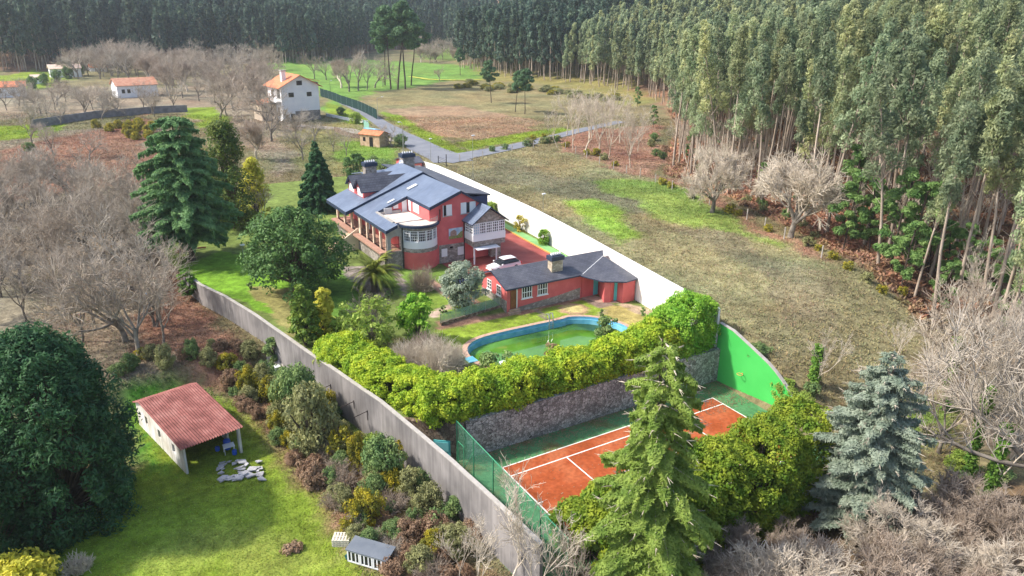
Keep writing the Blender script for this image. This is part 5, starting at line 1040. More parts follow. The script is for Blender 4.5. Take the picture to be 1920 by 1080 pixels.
for k_, (px, py, top) in enumerate([(1046, 278, 185), (1062, 255, 160), (1074, 282, 178), (1096, 290, 158), (1110, 262, 165), (1124, 292, 170), (1142, 296, 172), (1162, 268, 160), (1180, 300, 195), (1150, 250, 168), (1195, 285, 205), (1085, 250, 170), (1128, 255, 165), (1182, 315, 215)]):
    p = on(px, py); h = height_at(p, top); plant("birch_tree", BTP[k_ % 3], sink(p), "slender pale leafless birch in the group at the edge of the orange bracken", "tree", "pale birches by the bracken field", h/12, k_*1.3)
for k_, (px, py, top, hw, lab) in enumerate([(1335, 398, 268, 52, "rounded pale bare tree at the forest edge, smaller of the two globes"), (1482, 445, 262, 85, "large globe-shaped pale bare tree at the forest edge"), (1428, 388, 320, 22, "thin low bare tree between the two globe-shaped ones")]):
    p = on(px, py); h = height_at(p, top); t = plant("bare_tree", BROUND[k_ % 2], sink(p), lab, "tree", s=hw*mpp(p)/4.6, sz=h/9)
for k_, (px, py, top, pr, sc) in enumerate([(955, 1110, 880, 2, 1), (1000, 1150, 930, 1, 1), (900, 1120, 960, 0, 1), (1060, 1160, 985, 0, 1), (860, 1090, 985, 2, 1)]):
    p = on(px, py, 0); plant("bare_tree", BTP[k_ % 3] if k_ != 3 else BT[1], p, "%s pale leafless tree at the near end of the grey concrete wall" % ["tallest", "rightmost but one", "left", "rightmost", "leftmost, low"][k_], "tree", s=height_at(p, top)/12)
n5 = zone_trees([(1330, 1120), (1600, 1050), (1760, 985), (1990, 960), (2250, 1250), (1400, 1350)], 2.9, 7, BTR+BTR+[BROUND[0]], "bare_tree", "reddish leafless tree in the dense thicket at the bottom right", "tree", "thicket trees bottom right", .5, .72)
n6 = zone_trees([(1310, 1060), (1440, 1020), (1500, 1030), (1450, 1120), (1290, 1180)], 2.2, 8, BTR, "bare_shrub", "brown leafless shrub below the olive-green hedge's right end", "bush", "brown shrubs below the hedge", .35, .5)
for k_, (px, py, top, ivy, lab) in enumerate([(1812, 900, 610, 1, "ivy-covered bare tree right of the blue cedar, with the tallest ivy column"), (1850, 940, 700, 1, "low forked bare tree with ivy at its foot, right of the blue cedar"), (1730, 760, 560, 0, "slender bare tree behind the blue cedar"), (1770, 770, 540, 1, "thin bare tree with a dark ivy strip behind the blue cedar"), (1900, 860, 560, 0, "large pale bare tree at the right edge"), (1880, 780, 520, 0, "bare tree at the right edge above the large pale one"), (1960, 960, 640, 0, "bare tree cut by the right edge"), (1525, 720, 600, 1, "small bare tree with an ivy trunk above the green wall"), (1680, 700, 590, 0, "little bare tree on the dry slope above the blue cedar"), (1800, 690, 510, 0, "bare tree by the forest edge at the right"), (1920, 720, 520, 0, "bare tree low at the forest edge, right border"), (1760, 850, 690, 0, "spindly bare tree touching the blue cedar")]):
    p = on(px, py); h = height_at(p, top); t = plant("bare_tree", (BTP+BT)[k_ % 7], sink(p), lab, "tree", s=h/(12 if k_ % 7 < 3 else 9))
    if ivy:
        s_ = t.scale[0]; r = np.random.default_rng(k_); z = r.uniform(.1, h*.62, 260); C = np.column_stack([r.normal(0, .16, 260), r.normal(0, .16, 260), z]); V, F = clump_leaves(r, C, np.full(260, .3), 10, .2); link2("ivy", P_("ivy", V/s_, F, 'ivy'), t)
# ---------------------------------------------------------------- pines
YP = [pine(100+i, 6, 'youngpine', .15, 1.5, 26, 170, .13, r=.07) for i in range(2)]; PN = [pine(104+i, 18, 'pineleaf', .55, 4.2, 36, 170, .34) for i in range(3)]
for k_, (px, py, top, lab) in enumerate([(733, 167, 20, "left trunk of"), (746, 168, 8, "tallest of"), (760, 167, 12, "right trunk of"), (722, 160, 40, "leftmost low crown of"), (771, 160, 34, "rightmost low crown of")]):
    p = on(px, py); plant("pine_tree", PN[k_ % 3], sink(p), "tall umbrella pine, %s the cluster on the green meadow" % lab, "tree", s=height_at(p, top)/18)
for k_, (px, py, top, lab) in enumerate([(921, 193, 117, "young pine standing alone left on the brown field"), (966, 210, 135, "young pine, left of the close pair on the brown field"), (984, 214, 132, "young pine, right of the close pair on the brown field"), (863, 141, 92, "small dark young pine by the far meadow"), (824, 152, 118, "tiny leafless sapling by the yellow flower strip")]):
    p = on(px, py); pr = PN[k_ % 3] if k_ < 4 else BT[0]; plant("pine_tree" if k_ < 4 else "sapling", pr, sink(p), lab, "tree", s=height_at(p, top)/(18 if k_ < 4 else 9)*1.0)
for k_, (px, py, top) in enumerate([(1668, 505, 330), (1705, 520, 350), (1740, 500, 352), (1772, 520, 420), (1802, 545, 430), (1845, 560, 455), (1578, 440, 285), (1580, 470, 330), (1880, 590, 470), (1690, 540, 420), (1905, 640, 500), (1630, 470, 340)]):
    p = on(px, py); plant("young_pine", YP[k_ % 2], sink(p), "bright green bushy young pine at the lower right edge of the forest", "tree", "young pines along the lower forest edge", height_at(p, top)/6)
for k_, (px, py, top) in enumerate([(1195, 200, 165), (1225, 240, 200), (1290, 300, 250)]):
    p = on(px, py); plant("young_pine", YP[k_ % 2], sink(p), ["small young pine above the birches", "small young pine right of the birches", "young pine under the first eucalyptus row"][k_], "tree", s=height_at(p, top)/6)
# ---------------------------------------------------------------- eucalyptus forest
EV = [eucalypt(120+i, 24, n=100, size=.23, low=.38+.09*(i % 4), W=1.5+.45*(i % 3), clumps=20+4*(i % 3)) for i in range(8)]
g = np.stack(np.meshgrid(np.arange(40, 560, 4.3), np.arange(-70, 520, 4.3)), -1).reshape(-1, 2); r = np.random.default_rng(9); g = g+r.uniform(-2.0, 2.0, g.shape)
g = g[pinpoly(g, FOREST)]; g = g[dist_poly(g, FOREST) > 1.5]
P = np.column_stack([g, T(g[:, 0], g[:, 1])]); q, d = proj(P+[0, 0, 18]); q0, _ = proj(P)
vis = (d > 20) & (q[:, 0] > -60) & (q[:, 0] < 2000) & (q[:, 1] > -130) & (q0[:, 1] < 1100); P = P[vis]; d = d[vis]
near = (P[:, 1] < 330) & ((P[:, 0] > 60) | (P[:, 1] < 300)); o = np.argsort(np.where(near, d, 1e6))
nearest = o[:296]; rest = np.setdiff1d(np.arange(len(P)), nearest)
for i in nearest:
    p = P[i]; s = r.uniform(.68, 1.15); plant("eucalyptus_tree", EV[r.integers(8)], sink(p, .2), "tall slender eucalyptus with a pale trunk among the nearer trees of the dense right-hand forest", "tree", "nearer eucalyptus trees of the forest on the right", s, r.uniform(0, 6.28))
# the rest of the forest, too many to count
g2 = np.stack(np.meshgrid(np.arange(-420, 330, 5.2), np.arange(330, 760, 5.2)), -1).reshape(-1, 2); g2 = g2+r.uniform(-2.4, 2.4, g2.shape); g2 = g2[pinpoly(g2, FOREST)]; g2 = g2[~((g2[:, 0] > 40) & (g2[:, 1] < 520))]
P2 = np.column_stack([g2, T(g2[:, 0], g2[:, 1])]); q, d2 = proj(P2+[0, 0, 20]); P2 = P2[(q[:, 0] > -60) & (q[:, 0] < 1980) & (q[:, 1] > -90)]
lowp = [eucalypt(140+i, 24, 'eucleaf', 60, .45, .35, 26, 2.0, single=True) for i in range(3)]; lowd = [eucalypt(150+i, 27, 'eucshade', 44, .75, .3, 28, 3.2, single=True) for i in range(3)]
def forest_stuff(name, pts, protos, seed, s0=.8, s1=1.15):
    r = np.random.default_rng(seed); coll = bpy.data.collections.new(name+"_source")
    for i, me in enumerate(protos): coll.objects.link(bpy.data.objects.new("source_tree_%d" % i, me))
    me = bpy.data.meshes.new(name); me.from_pydata([tuple(p) for p in pts], [], [])
    a = me.attributes.new("rz", 'FLOAT_VECTOR', 'POINT'); rz = np.zeros((len(pts), 3), np.float32); rz[:, 2] = r.uniform(0, 6.28, len(pts)); rz[:, 0] = r.normal(0, .02, len(pts)); a.data.foreach_set("vector", rz.ravel())
    a = me.attributes.new("sc", 'FLOAT', 'POINT'); a.data.foreach_set("value", r.uniform(s0, s1, len(pts)).astype(np.float32)); a = me.attributes.new("ix", 'INT', 'POINT'); a.data.foreach_set("value", r.integers(0, len(protos), len(pts)).astype(np.int32))
    o = bpy.data.objects.new(name, me); scene.collection.objects.link(o); md = o.modifiers.new("trees", 'NODES'); ng = bpy.data.node_groups.new(name, 'GeometryNodeTree'); md.node_group = ng
    ng.interface.new_socket("Geometry", in_out='INPUT', socket_type='NodeSocketGeometry'); ng.interface.new_socket("Geometry", in_out='OUTPUT', socket_type='NodeSocketGeometry'); N = ng.nodes; L = ng.links
    gi, go = N.new("NodeGroupInput"), N.new("NodeGroupOutput"); ip = N.new("GeometryNodeInstanceOnPoints"); ci = N.new("GeometryNodeCollectionInfo"); ci.inputs[0].default_value = coll; ci.inputs["Separate Children"].default_value = True; ci.inputs["Reset Children"].default_value = True
    def at_(nm, ty): n = N.new("GeometryNodeInputNamedAttribute"); n.data_type = ty; n.inputs[0].default_value = nm; return n.outputs[0]
    L.new(gi.outputs[0], ip.inputs["Points"]); L.new(ci.outputs[0], ip.inputs["Instance"]); ip.inputs["Pick Instance"].default_value = True; L.new(at_("ix", 'INT'), ip.inputs["Instance Index"]); L.new(at_("sc", 'FLOAT'), ip.inputs["Scale"])
    er = N.new("FunctionNodeEulerToRotation"); L.new(at_("rz", 'FLOAT_VECTOR'), er.inputs[0]); L.new(er.outputs[0], ip.inputs["Rotation"]); L.new(ip.outputs[0], go.inputs[0]); return o
U = P[rest]; far_ = U[:, 1] > 250+.35*(U[:, 0]-160)
for k_ in range(110):      # undergrowth and thin saplings in the first rows
    i = nearest[r.integers(len(nearest))]; p = P[i]+[r.uniform(-2.5, 2.5), r.uniform(-2.5, 2.5), 0]; p[2] = T(p[0], p[1])
    if k_ % 4 < 3: plant("sapling", BTP[k_ % 3], sink(p), "thin pale leafless sapling among the eucalyptus trunks", "tree", "saplings inside the forest edge", r.uniform(.5, .95))
    else: plant("young_pine", YP[k_ % 2], sink(p), "small green pine growing between the eucalyptus trunks", "tree", "small pines inside the forest", r.uniform(.6, 1.1))
zone_trees([(775, 60), (905, 66), (905, 112), (860, 122), (780, 118)], 15, 12, BTR+BT, "bare_tree", "brownish bare tree in the clump behind the far meadow", "tree", "bare trees behind the far meadow", 1., 1.4)
fs = forest_stuff("forest", U[far_], lowd, 3, .8, 1.15); props(fs, "tall dark wood with visible trunks behind the far brown field", "forest", None, "stuff")
fs = forest_stuff("forest", U[~far_], lowp, 1); props(fs, "endless olive-green eucalyptus forest rising over the hillside at the upper right", "forest", None, "stuff")
fs = forest_stuff("forest", P2, lowd, 2, .65, 1.3); props(fs, "dark blue-green wood closing the valley along the top left", "forest", None, "stuff")
print("counts", n1, n2, n3, n4, n5, n6, len(nearest), len(rest), len(P2))
# ---------------------------------------------------------------- open shed in the near yard
M['shedwhite'] = mat('stained_white_render', (.52, .48, .42), (.72, .71, .70), .7, .9, .1, kind='streak')
sh = thing("open_shed", (-22.45, 12.0, 0), "open-fronted white shed with red corrugated roof on the near lawn", "shed", rz=R_(13.2)); OFF[sh.name] = np.zeros(3)
W_, Ls, z0, zp_, z1 = 4.75, 10.6, 2.45, 3.0, 2.25; yp = 8.9
prof = [(0, z0), (yp, zp_), (Ls, z1)]
wins_ = [(1.9, 2.5), (5.0, 5.6), (8.0, 8.6)]
zt = lambda y: float(np.interp(y, [q[0] for q in prof], [q[1] for q in prof]))
b = B(); e = 0
for a, c in wins_+[(Ls, Ls)]:
    ys_ = [e]+([yp] if e < yp < a else [])+[a]
    for s_, t_ in zip(ys_[:-1], ys_[1:]): b.slab([(0, s_, -.3), (0, t_, -.3), (0, t_, zt(t_)), (0, s_, zt(s_))], .18, (1, 0, 0))
    if a < Ls: b.slab([(0, a, -.3), (0, c, -.3), (0, c, 1.0), (0, a, 1.0)], .18, (1, 0, 0)); b.slab([(0, a, 1.8), (0, c, 1.8), (0, c, zt(c)), (0, a, zt(a))], .18, (1, 0, 0))
    e = c
b.box((.19, Ls-.2, -.3), (W_, Ls-.02, z1-.02)); b.slab([(W_-.18, 2.6, -.3), (W_-.18, Ls-.21, -.3), (W_-.18, Ls-.21, z1), (W_-.18, yp, zp_), (W_-.18, 2.6, zt(2.6))], .17, (1, 0, 0))
b.box((W_-.2, 0, -.3), (W_, .3, z0)); b.make("wall", 'shedwhite', sh)
b = B(); n = 24
for i in range(n):
    x0, x1 = -.25+(W_+.5)*i/n, -.25+(W_+.5)*(i+1)/n; xm = (x0+x1)/2
    for (ya, za), (yb, zb_) in (((-.35, z0+.02), (yp, zp_+.06)), ((yp, zp_+.06), (Ls+.2, z1+.02))):
        b.quad((x0, ya, za), (xm, ya, za+.11), (xm, yb, zb_+.11), (x0, yb, zb_)); b.quad((xm, ya, za+.11), (x1, ya, za), (x1, yb, zb_), (xm, yb, zb_+.11))
b.make("corrugated_roof", 'shedtile', sh)
b = B(); b.box((.2, .1, z0-.16), (W_-.2, .25, z0-.04)); b.box((.2, 4.4, z0+.05), (W_-.2, 4.55, z0+.17)); b.make("roof_beam", 'bark', sh)
c13, s13 = math.cos(R_(13.2)), math.sin(R_(13.2)); shw = lambda x, y: (-22.45+x*c13-y*s13, 12.0+x*s13+y*c13)
tb = thing("garden_table", (*shw(3.9, .7), 0), "pale garden table standing just inside the open shed", "table"); x, y = shw(3.9, .7)
b = B(); b.box((x-.45, y-.35, .68), (x+.45, y+.35, .73)); b.make("tabletop", 'white', tb)
for dx in (-.4, .4):
    for dy in (-.3, .3): b = B(); b.tube((x+dx, y+dy, 0), (x+dx, y+dy, .68), .025, n=5); b.make("leg", 'white', tb)
blue = mat('blue_plastic', (.02, .08, .45), (.03, .12, .55), 2, .4)
def drum(name, x, y, z, r, h, m, lab, cat, n=14, top=.9):
    b = B(); rings = [(r*.86, 0), (r, h*.12), (r*.97, h*.5), (r, h*.85), (r*top, h)]
    for (ra, za), (rb, zb_) in zip(rings[:-1], rings[1:]): b.tube((x, y, z+za), (x, y, z+zb_), ra, rb, n)
    return props(b.make(name, m), lab, cat)
x, y = shw(4.05, 1.4); drum("barrel", x, y, 0, .3, .85, blue, "blue plastic barrel behind the pale table in the open shed", "barrel")
x, y = shw(3.3, 1.7); drum("bucket", x, y, 0, .2, .35, blue, "blue bucket on the dark floor of the open shed", "bucket")
x, y = shw(4.1, .15); drum("bucket", x, y, 0, .2, .4, blue, "blue bucket in front of the pale garden table", "bucket")
p = on(272, 566); drum("barrel", p[0], p[1], p[2], .45, 1.0, mat('light_blue_plastic', (.1, .3, .55), (.12, .35, .6), 1), "lighter blue barrel among the bare trees left of the grey wall", "barrel")
r = np.random.default_rng(31)
def slab_rock(name, p, w, h, m, lab, cat, group, tilt=.2):
    b = B(); n = 7; a = np.sort(r.uniform(0, 6.28, n)); R1 = w*r.uniform(.7, 1.1, n); tx, ty = r.normal(0, tilt, 2)
    pts = [(p[0]+R1[i]*math.cos(a[i]), p[1]+R1[i]*math.sin(a[i])*.8) for i in range(n)]; zz = [float(p[2]+.06+tx*(q[0]-p[0])+ty*(q[1]-p[1])) for q in pts]
    b.prism(pts, zz, [z+h for z in zz]); return props(b.make(name, m), lab, cat, group)
M['slabgrey'] = mat('broken_concrete', (.30, .29, .30), (.50, .49, .5), 2, .9)
for i in range(46):
    px, py = 412+82*r.uniform(0, 1), 868+36*r.uniform(0, 1); p = on(px, py); p[2] = .05+.12*r.uniform(0, 1); slab_rock("rubble_piece", p, r.uniform(.18, .5), r.uniform(.04, .1), 'slabgrey', "broken pale concrete slab in the rubble heap before the open shed", "rubble", "rubble heap by the shed", .12)
# ---------------------------------------------------------------- things on the near grass
p = on(642, 1018); ps = thing("pallet_stack", tuple(p), "stack of cream wooden pallets at the edge of the grass", "pallets", rz=R_(-32)); OFF[ps.name] = np.zeros(3); M['creamwood'] = mat('cream_wood', (.58, .53, .42), (.72, .68, .58), 3)
for k in range(4):
    b = B()
    for j in range(3): b.box((-.62, -.45+.41*j, .15*k), (.62, -.37+.41*j, .15*k+.09))
    for j in range(6): b.box((-.62+.215*j, -.46, .15*k+.091), (-.62+.215*j+.13, .46, .15*k+.115))
    b.make("pallet", 'creamwood', ps)
p = on(667, 1036); b = B(); b.tube(p+[-.75, -.45, .22], p+[.6, .4, .22], .22, n=14); props(b.make("roll", mat('dark_green_roll', (.015, .09, .10), (.03, .12, .12), 1)), "dark green rolled netting between pallets and the glazed frame", "roll")
p = on(690, 1062); cf = thing("cold_frame", tuple(p), "dark-roofed glazed frame with white window bars at the bottom edge", "cold frame", rz=R_(-52)); OFF[cf.name] = np.zeros(3)
b = B(); b.box((-1.5, -.1, 0), (1.5, 1.0, 1.05)); b.make("body", 'dark', cf); b = B(); b.slab([(-1.6, -.2, 1.08), (1.6, -.2, 1.08), (1.6, 1.1, 1.28), (-1.6, 1.1, 1.28)], .08); b.make("roof", mat('grey_felt', (.12, .14, .17), (.16, .18, .21), 1), cf)
for k in range(3): window(cf, (-1.5+1.0*k, -.11, .08), (1, 0), .98, .95, 3, 1, .1, proud=.05)
p = on(548, 1030); props(link("grass_heap", P_("grass_heap", *clump_leaves(r, np.column_stack([r.normal(0, .3, 34), r.normal(0, .22, 34), r.uniform(0, .3, 34)])+p, np.full(34, .25), 26, .12), 'brownscrub'), []), "small heap of dry cut grass on the near lawn", "heap")
p = on(62, 995); b = B(); b.prism([(p[0]-.5, p[1]-.4), (p[0]+.5, p[1]-.4), (p[0]+.5, p[1]+.4), (p[0]-.5, p[1]+.4)], 0, 1.0); b.prism([(p[0]-.6, p[1]-.5), (p[0]+.6, p[1]-.5), (p[0]+.6, p[1]+.5), (p[0]-.6, p[1]+.5)], 1.0, 1.06); props(b.make("crate", mat('light_grey_box', (.45, .52, .6), (.6, .66, .72), 1)), "pale grey-blue crate under the huge dark cypress", "crate")
p = on(82, 1024); b = B(); b.slab([p+[-1.3, -.5, .35], p+[1.4, .55, .45], p+[1.35, .68, .45], p+[-1.35, -.35, .35]], .05); b.tube(p+[-1, -.4, 0], p+[-1, -.4, .33], .05); b.tube(p+[1, .4, 0], p+[1, .4, .36], .05); props(b.make("plank", 'white'), "long pale plank on props below the pale crate", "plank")
for k in range(5):
    p = on(500+k*7, 668+k*3, 1.0); b = B(); n = 6
    for i in range(n):
        x0 = p[0]+i*.12; b.slab([(x0, p[1], 1.1+.05*(i % 2)), (x0+.12, p[1], 1.1+.05*((i+1) % 2)), (x0-.3, p[1]-1.7, .35+.05*((i+1) % 2)), (x0-.42, p[1]-1.7, .35+.05*(i % 2))], .02)
    props(b.make("corrugated_sheet", mat('dull_sheet', (.45, .4, .37), (.58, .54, .5), 2)), "dull corrugated sheet leaning by the grey wall, one of a loose row", "sheet", "corrugated sheets by the grey wall")
p = on(521, 702, 0.6); b = B(); b.box((p[0]-.25, p[1]-.3, .2), (p[0]+.25, p[1]+.3, 1.5)); b.box((p[0]-.28, p[1]-.33, 1.5), (p[0]+.28, p[1]+.33, 1.56)); props(b.make("fridge", 'white'), "discarded white box below the corrugated sheets by the grey wall", "box")
p = on(335, 476, 3.9); lg = limb_path(np.random.default_rng(3), p+[0, 0, .4], (1, .2, .02), 3.6, .22, .1, 5, .05)+[(*(p+[0, 0, .3]), *(p+np.array([-.5*math.cos(a), .5*math.sin(a), .5+.6*math.sin(a*2)])), .12, .03) for a in np.linspace(0, 6, 9)]
props(link("fallen_log", P_("fallen_log", *tubes_np(lg, 6), 'brownwood'), []), "fallen reddish log with torn roots under the big cedar", "log")
# ---------------------------------------------------------------- lamps, poles, field fences
def lamp(px, py, pytop, lab, name="street_lamp", arm=1.2, rz=0, z=None, r_=.08, double=False, m='metal'):
    p = on(px, py, z); h = height_at(p, pytop); t = thing(name, tuple(p), lab, "lamp"); b = B(); b.tube(p, p+[0, 0, h], r_, r_*.6, 7); b.make("pole", m, t)
    for sg in ((1, -1) if double else (1,)):
        d = np.array([math.cos(rz), math.sin(rz), 0])*arm*sg; b = B(); b.tube(p+[0, 0, h], p+d+[0, 0, h+.25], .04, n=5); b.make("arm", m, t)
        q = p+d+[0, 0, h+.2]; b = B(); b.box(q-[.28, .16, .06], q+[.28, .16, .08]); b.make("lamp_head", 'white', t)
lamp(756, 288, 230, "street lamp beside the road just behind the villa's big chimney", arm=.8, rz=3.4)
lamp(709, 226, 184, "street lamp at the lower end of the dark green screen fence", arm=2.2, rz=.4)
lamp(620, 178, 152, "thin dark lamp pole on the meadow right of the white house", arm=.6, m='darkmetal')
lamp(457, 488, 462, "small white garden lamp on the bright lawn under the cedar", "garden_lamp", arm=.05, z=3.95, r_=.05)
lamp(938, 712, 684, "short lamp with square head above the long hedge by the pool", "garden_lamp", arm=.25, z=3.42, r_=.06)
lamp(1018, 400, 366, "thin bare pole on the field just beyond the white wall", "pole_lamp", arm=.1, r_=.05)
lamp(887, 338, 256, "thin tall pole beyond the white wall's far part", "pole_lamp", arm=.1, r_=.05)
lamp(808, 315, 262, "thin pole by the road behind the gatehouse", "pole_lamp", arm=.1, r_=.05)
M['postpale'] = mat('pale_post', (.38, .34, .3), (.5, .46, .42), 2)
fence_px("field_fence", [(862, 303), (905, 296), (960, 284), (1000, 277), (1045, 270)], 1.5, None, "wire fence with pale posts along the road side of the dry field", 7, post='postpale')
fence_px("field_fence", [(1060, 280), (1100, 297), (1150, 318), (1200, 332), (1260, 356), (1330, 384), (1400, 412), (1470, 448), (1540, 484), (1620, 530)], 1.6, None, "wire fence with pale posts between dry field and forest", 5, post='postpale')
fg = thing("metal_gate", tuple(on(836, 312)), "dark metal field gate between white wall and road", "gate"); a, c = on(822, 306), on(837, 312)
for q in (a, c): b = B(); b.tube(q, q+[0, 0, 2.6 if q is c else 1.6], .09, n=6); b.make("post", 'darkmetal', fg)
b = B()
for z in (.3, .7, 1.1, 1.4): b.tube(a+[0, 0, z], c+[0, 0, z], .03, n=4)
b.make("gate_leaf", 'darkmetal', fg)
# ---------------------------------------------------------------- cars
def car(name, cx, cy, z, rz, body, lab, suv=True):
    t = thing(name, (cx, cy, z), lab, "car", rz=rz); OFF[t.name] = np.zeros(3); L_, Wd, Hh = (4.5, 1.85, 1.62) if suv else (4.3, 1.78, 1.45)
    def loft(st, nm, m):
        b = B(); n = 9
        for (x, w0, zb, zt_, wt) in st:
            for k in range(n):
                a = math.pi*k/(n-1); c_, s_ = math.cos(a), math.sin(a); sx = abs(c_)**.45*(1 if c_ > 0 else -1); sz = s_**.5
                b.v.append((x, sx*(w0+(wt-w0)*sz)/2, zb+(zt_-zb)*sz))
        for i in range(len(st)-1):
            for k in range(n-1): a_ = i*n+k; b.f.append((a_, a_+1, a_+n+1, a_+n)); b.mi.append(0)
            b.f.append((i*n+n-1, i*n, (i+1)*n, (i+1)*n+n-1)); b.mi.append(0)
        b.f.append(tuple(range(n-1, -1, -1))); b.f.append(tuple(range((len(st)-1)*n, len(st)*n))); b.mi += [0, 0]; return b.make(nm, m, t, smooth=False)
    h = Hh; hl = L_/2
    loft([(-hl, Wd*.8, .35, .7, Wd*.7), (-hl+.12, Wd*.95, .28, .88, Wd*.85), (-hl+.9, Wd, .25, 1.0, Wd*.9), (-hl+1.35, Wd, .25, 1.05, Wd*.92), (.6, Wd, .25, 1.06, Wd*.93), (hl-.5, Wd, .25, 1.08, Wd*.9), (hl-.08, Wd*.95, .3, 1.0, Wd*.86), (hl, Wd*.88, .38, .8, Wd*.8)], "body", body)
    loft([(-hl+1.15, Wd*.86, 1.0, 1.04, Wd*.8), (-hl+1.95, Wd*.88, 1.0, h-.07, Wd*.7), (0.3, Wd*.9, 1.0, h-.03, Wd*.72), (hl-.75, Wd*.88, 1.0, h-.1, Wd*.7), (hl-.25, Wd*.86, 1.0, 1.08, Wd*.78)], "glazing", 'glass')
    b = B(); b.slab([(-hl+1.9, -Wd*.34, h-.05), (.3, -Wd*.36, h), (hl-.72, -Wd*.34, h-.07), (hl-.72, Wd*.34, h-.07), (.3, Wd*.36, h), (-hl+1.9, Wd*.34, h-.05)], .05); b.make("roof", body, t)
    for sx in (-1, 1):
        for sy in (-1, 1):
            b = B(); b.tube((sx*1.38, sy*(Wd/2-.2), .34), (sx*1.38, sy*(Wd/2+.01), .34), .34, n=16); wl = b.make("wheel", 'dark', t); b = B(); b.tube((sx*1.38, sy*(Wd/2+.012), .34), (sx*1.38, sy*(Wd/2+.03), .34), .2, n=10); b.make("rim", 'metal', wl)
    for sy in (-1, 1):
        b = B(); b.box((-hl-.01, sy*.62-.16, .62), (-hl+.1, sy*.62+.16, .76)); b.make("headlight", 'metal', t); b = B(); b.box((hl-.06, sy*.72-.12, .7), (hl+.012, sy*.72+.12, .95)); b.make("tail_light", mat('red_lamp', (.4, .01, .01)), t)
        b = B(); b.box((-hl+1.35, sy*(Wd/2+.08)-.09, 1.0), (-hl+1.55, sy*(Wd/2+.08)+.09, 1.13)); b.make("mirror", body, t)
car("parked_car", 19.5, 33.3, 4.08, R_(4), mat('white_car_paint', (.8, .81, .82), (.82, .82, .83), 1, .2, .6), "white family car parked on the red drive between villa and annex")
car("parked_car", 12.4, 31.2, 4.06, R_(82), mat('dark_blue_car_paint', (.01, .02, .05), (.012, .025, .06), 1, .2, .6), "dark blue car half hidden behind the olive tree at the annex end", False)
# ---------------------------------------------------------------- shrubs
SH = {k: [blob(200+i*7+j, 1., 1.5 if k != 'brownscrub' else 1.1, k, 34, 34, .15 if k != 'gorse' else .13, cr=.34) for j in range(2)] for i, k in enumerate(['gorse', 'heath', 'greenscrub', 'brownscrub', 'yellowgreen'])}
SHB = {k: [blob(260+i*7+j, 1., 1.5 if k != 'brownscrub' else 1.1, k, 75, 60, .075, cr=.27) for j in range(2)] for i, k in enumerate(['gorse', 'heath', 'greenscrub', 'brownscrub', 'yellowgreen'])}
def shrub(k, px, py, hw, lab, group=None, z=None, sz=None):
    p = on(px, py, z); s = hw*mpp(p); plant({'gorse': 'gorse_bush', 'heath': 'heath_bush', 'brownscrub': 'dry_bush'}.get(k, 'bush'), (SHB if s > 1.15 else SH)[k][int(px) % 2], sink(p, .15), lab, "bush", group, s, px*.37, s*(sz or 1))
for i, (px, py, hw) in enumerate([(1062, 276, 8), (1100, 290, 8), (1118, 292, 10), (1132, 300, 9), (1155, 312, 8), (1242, 346, 10), (1258, 352, 9), (1296, 372, 10), (1368, 398, 12), (1384, 404, 9), (1440, 434, 10), (1515, 462, 13), (1534, 470, 10), (1562, 486, 12), (1590, 505, 12), (1625, 528, 13), (1652, 548, 12), (1690, 552, 12), (1000, 262, 7), (990, 266, 6), (1020, 258, 6)]):
    shrub('gorse' if i % 4 != 3 else 'heath', px, py, hw, "yellow-green gorse bush growing along the field fence line", "gorse along the field fence")
for i in range(16): shrub('gorse', 178+112*r.uniform(0, 1), 236+28*r.uniform(0, 1), 11, "yellow gorse bush in the thicket left of the big cedar", "gorse thicket left of the cedar")
for i in range(34): shrub(['gorse', 'heath', 'heath'][i % 3], 830+(t_ := r.uniform(0, 1))*330, 150+t_*28+14*r.uniform(0, 1), 12, "low heath or gorse bush before the forest's far edge", "low bushes before the far forest edge", sz=.5)
for i in range(22): shrub(['greenscrub', 'heath', 'brownscrub'][i % 3], 1200+420*(t_ := r.uniform(0, 1)), 262+238*t_+14*r.uniform(-1, 1), 10, "low scrub bush under the first row of the right-hand forest", "scrub under the forest edge")
for i in range(9): shrub(['greenscrub', 'heath'][i % 2], 900+150*(t_ := r.uniform(0, 1)), 288-24*t_, 8, "small bush on the road bank above the dry field", "bushes on the road bank")
for i in range(5): shrub('greenscrub', 62+22*i, 166-6*i, 10, "small dark round tree in the row beside the farmhouse", "dark round trees by the farmhouse", sz=1.5)
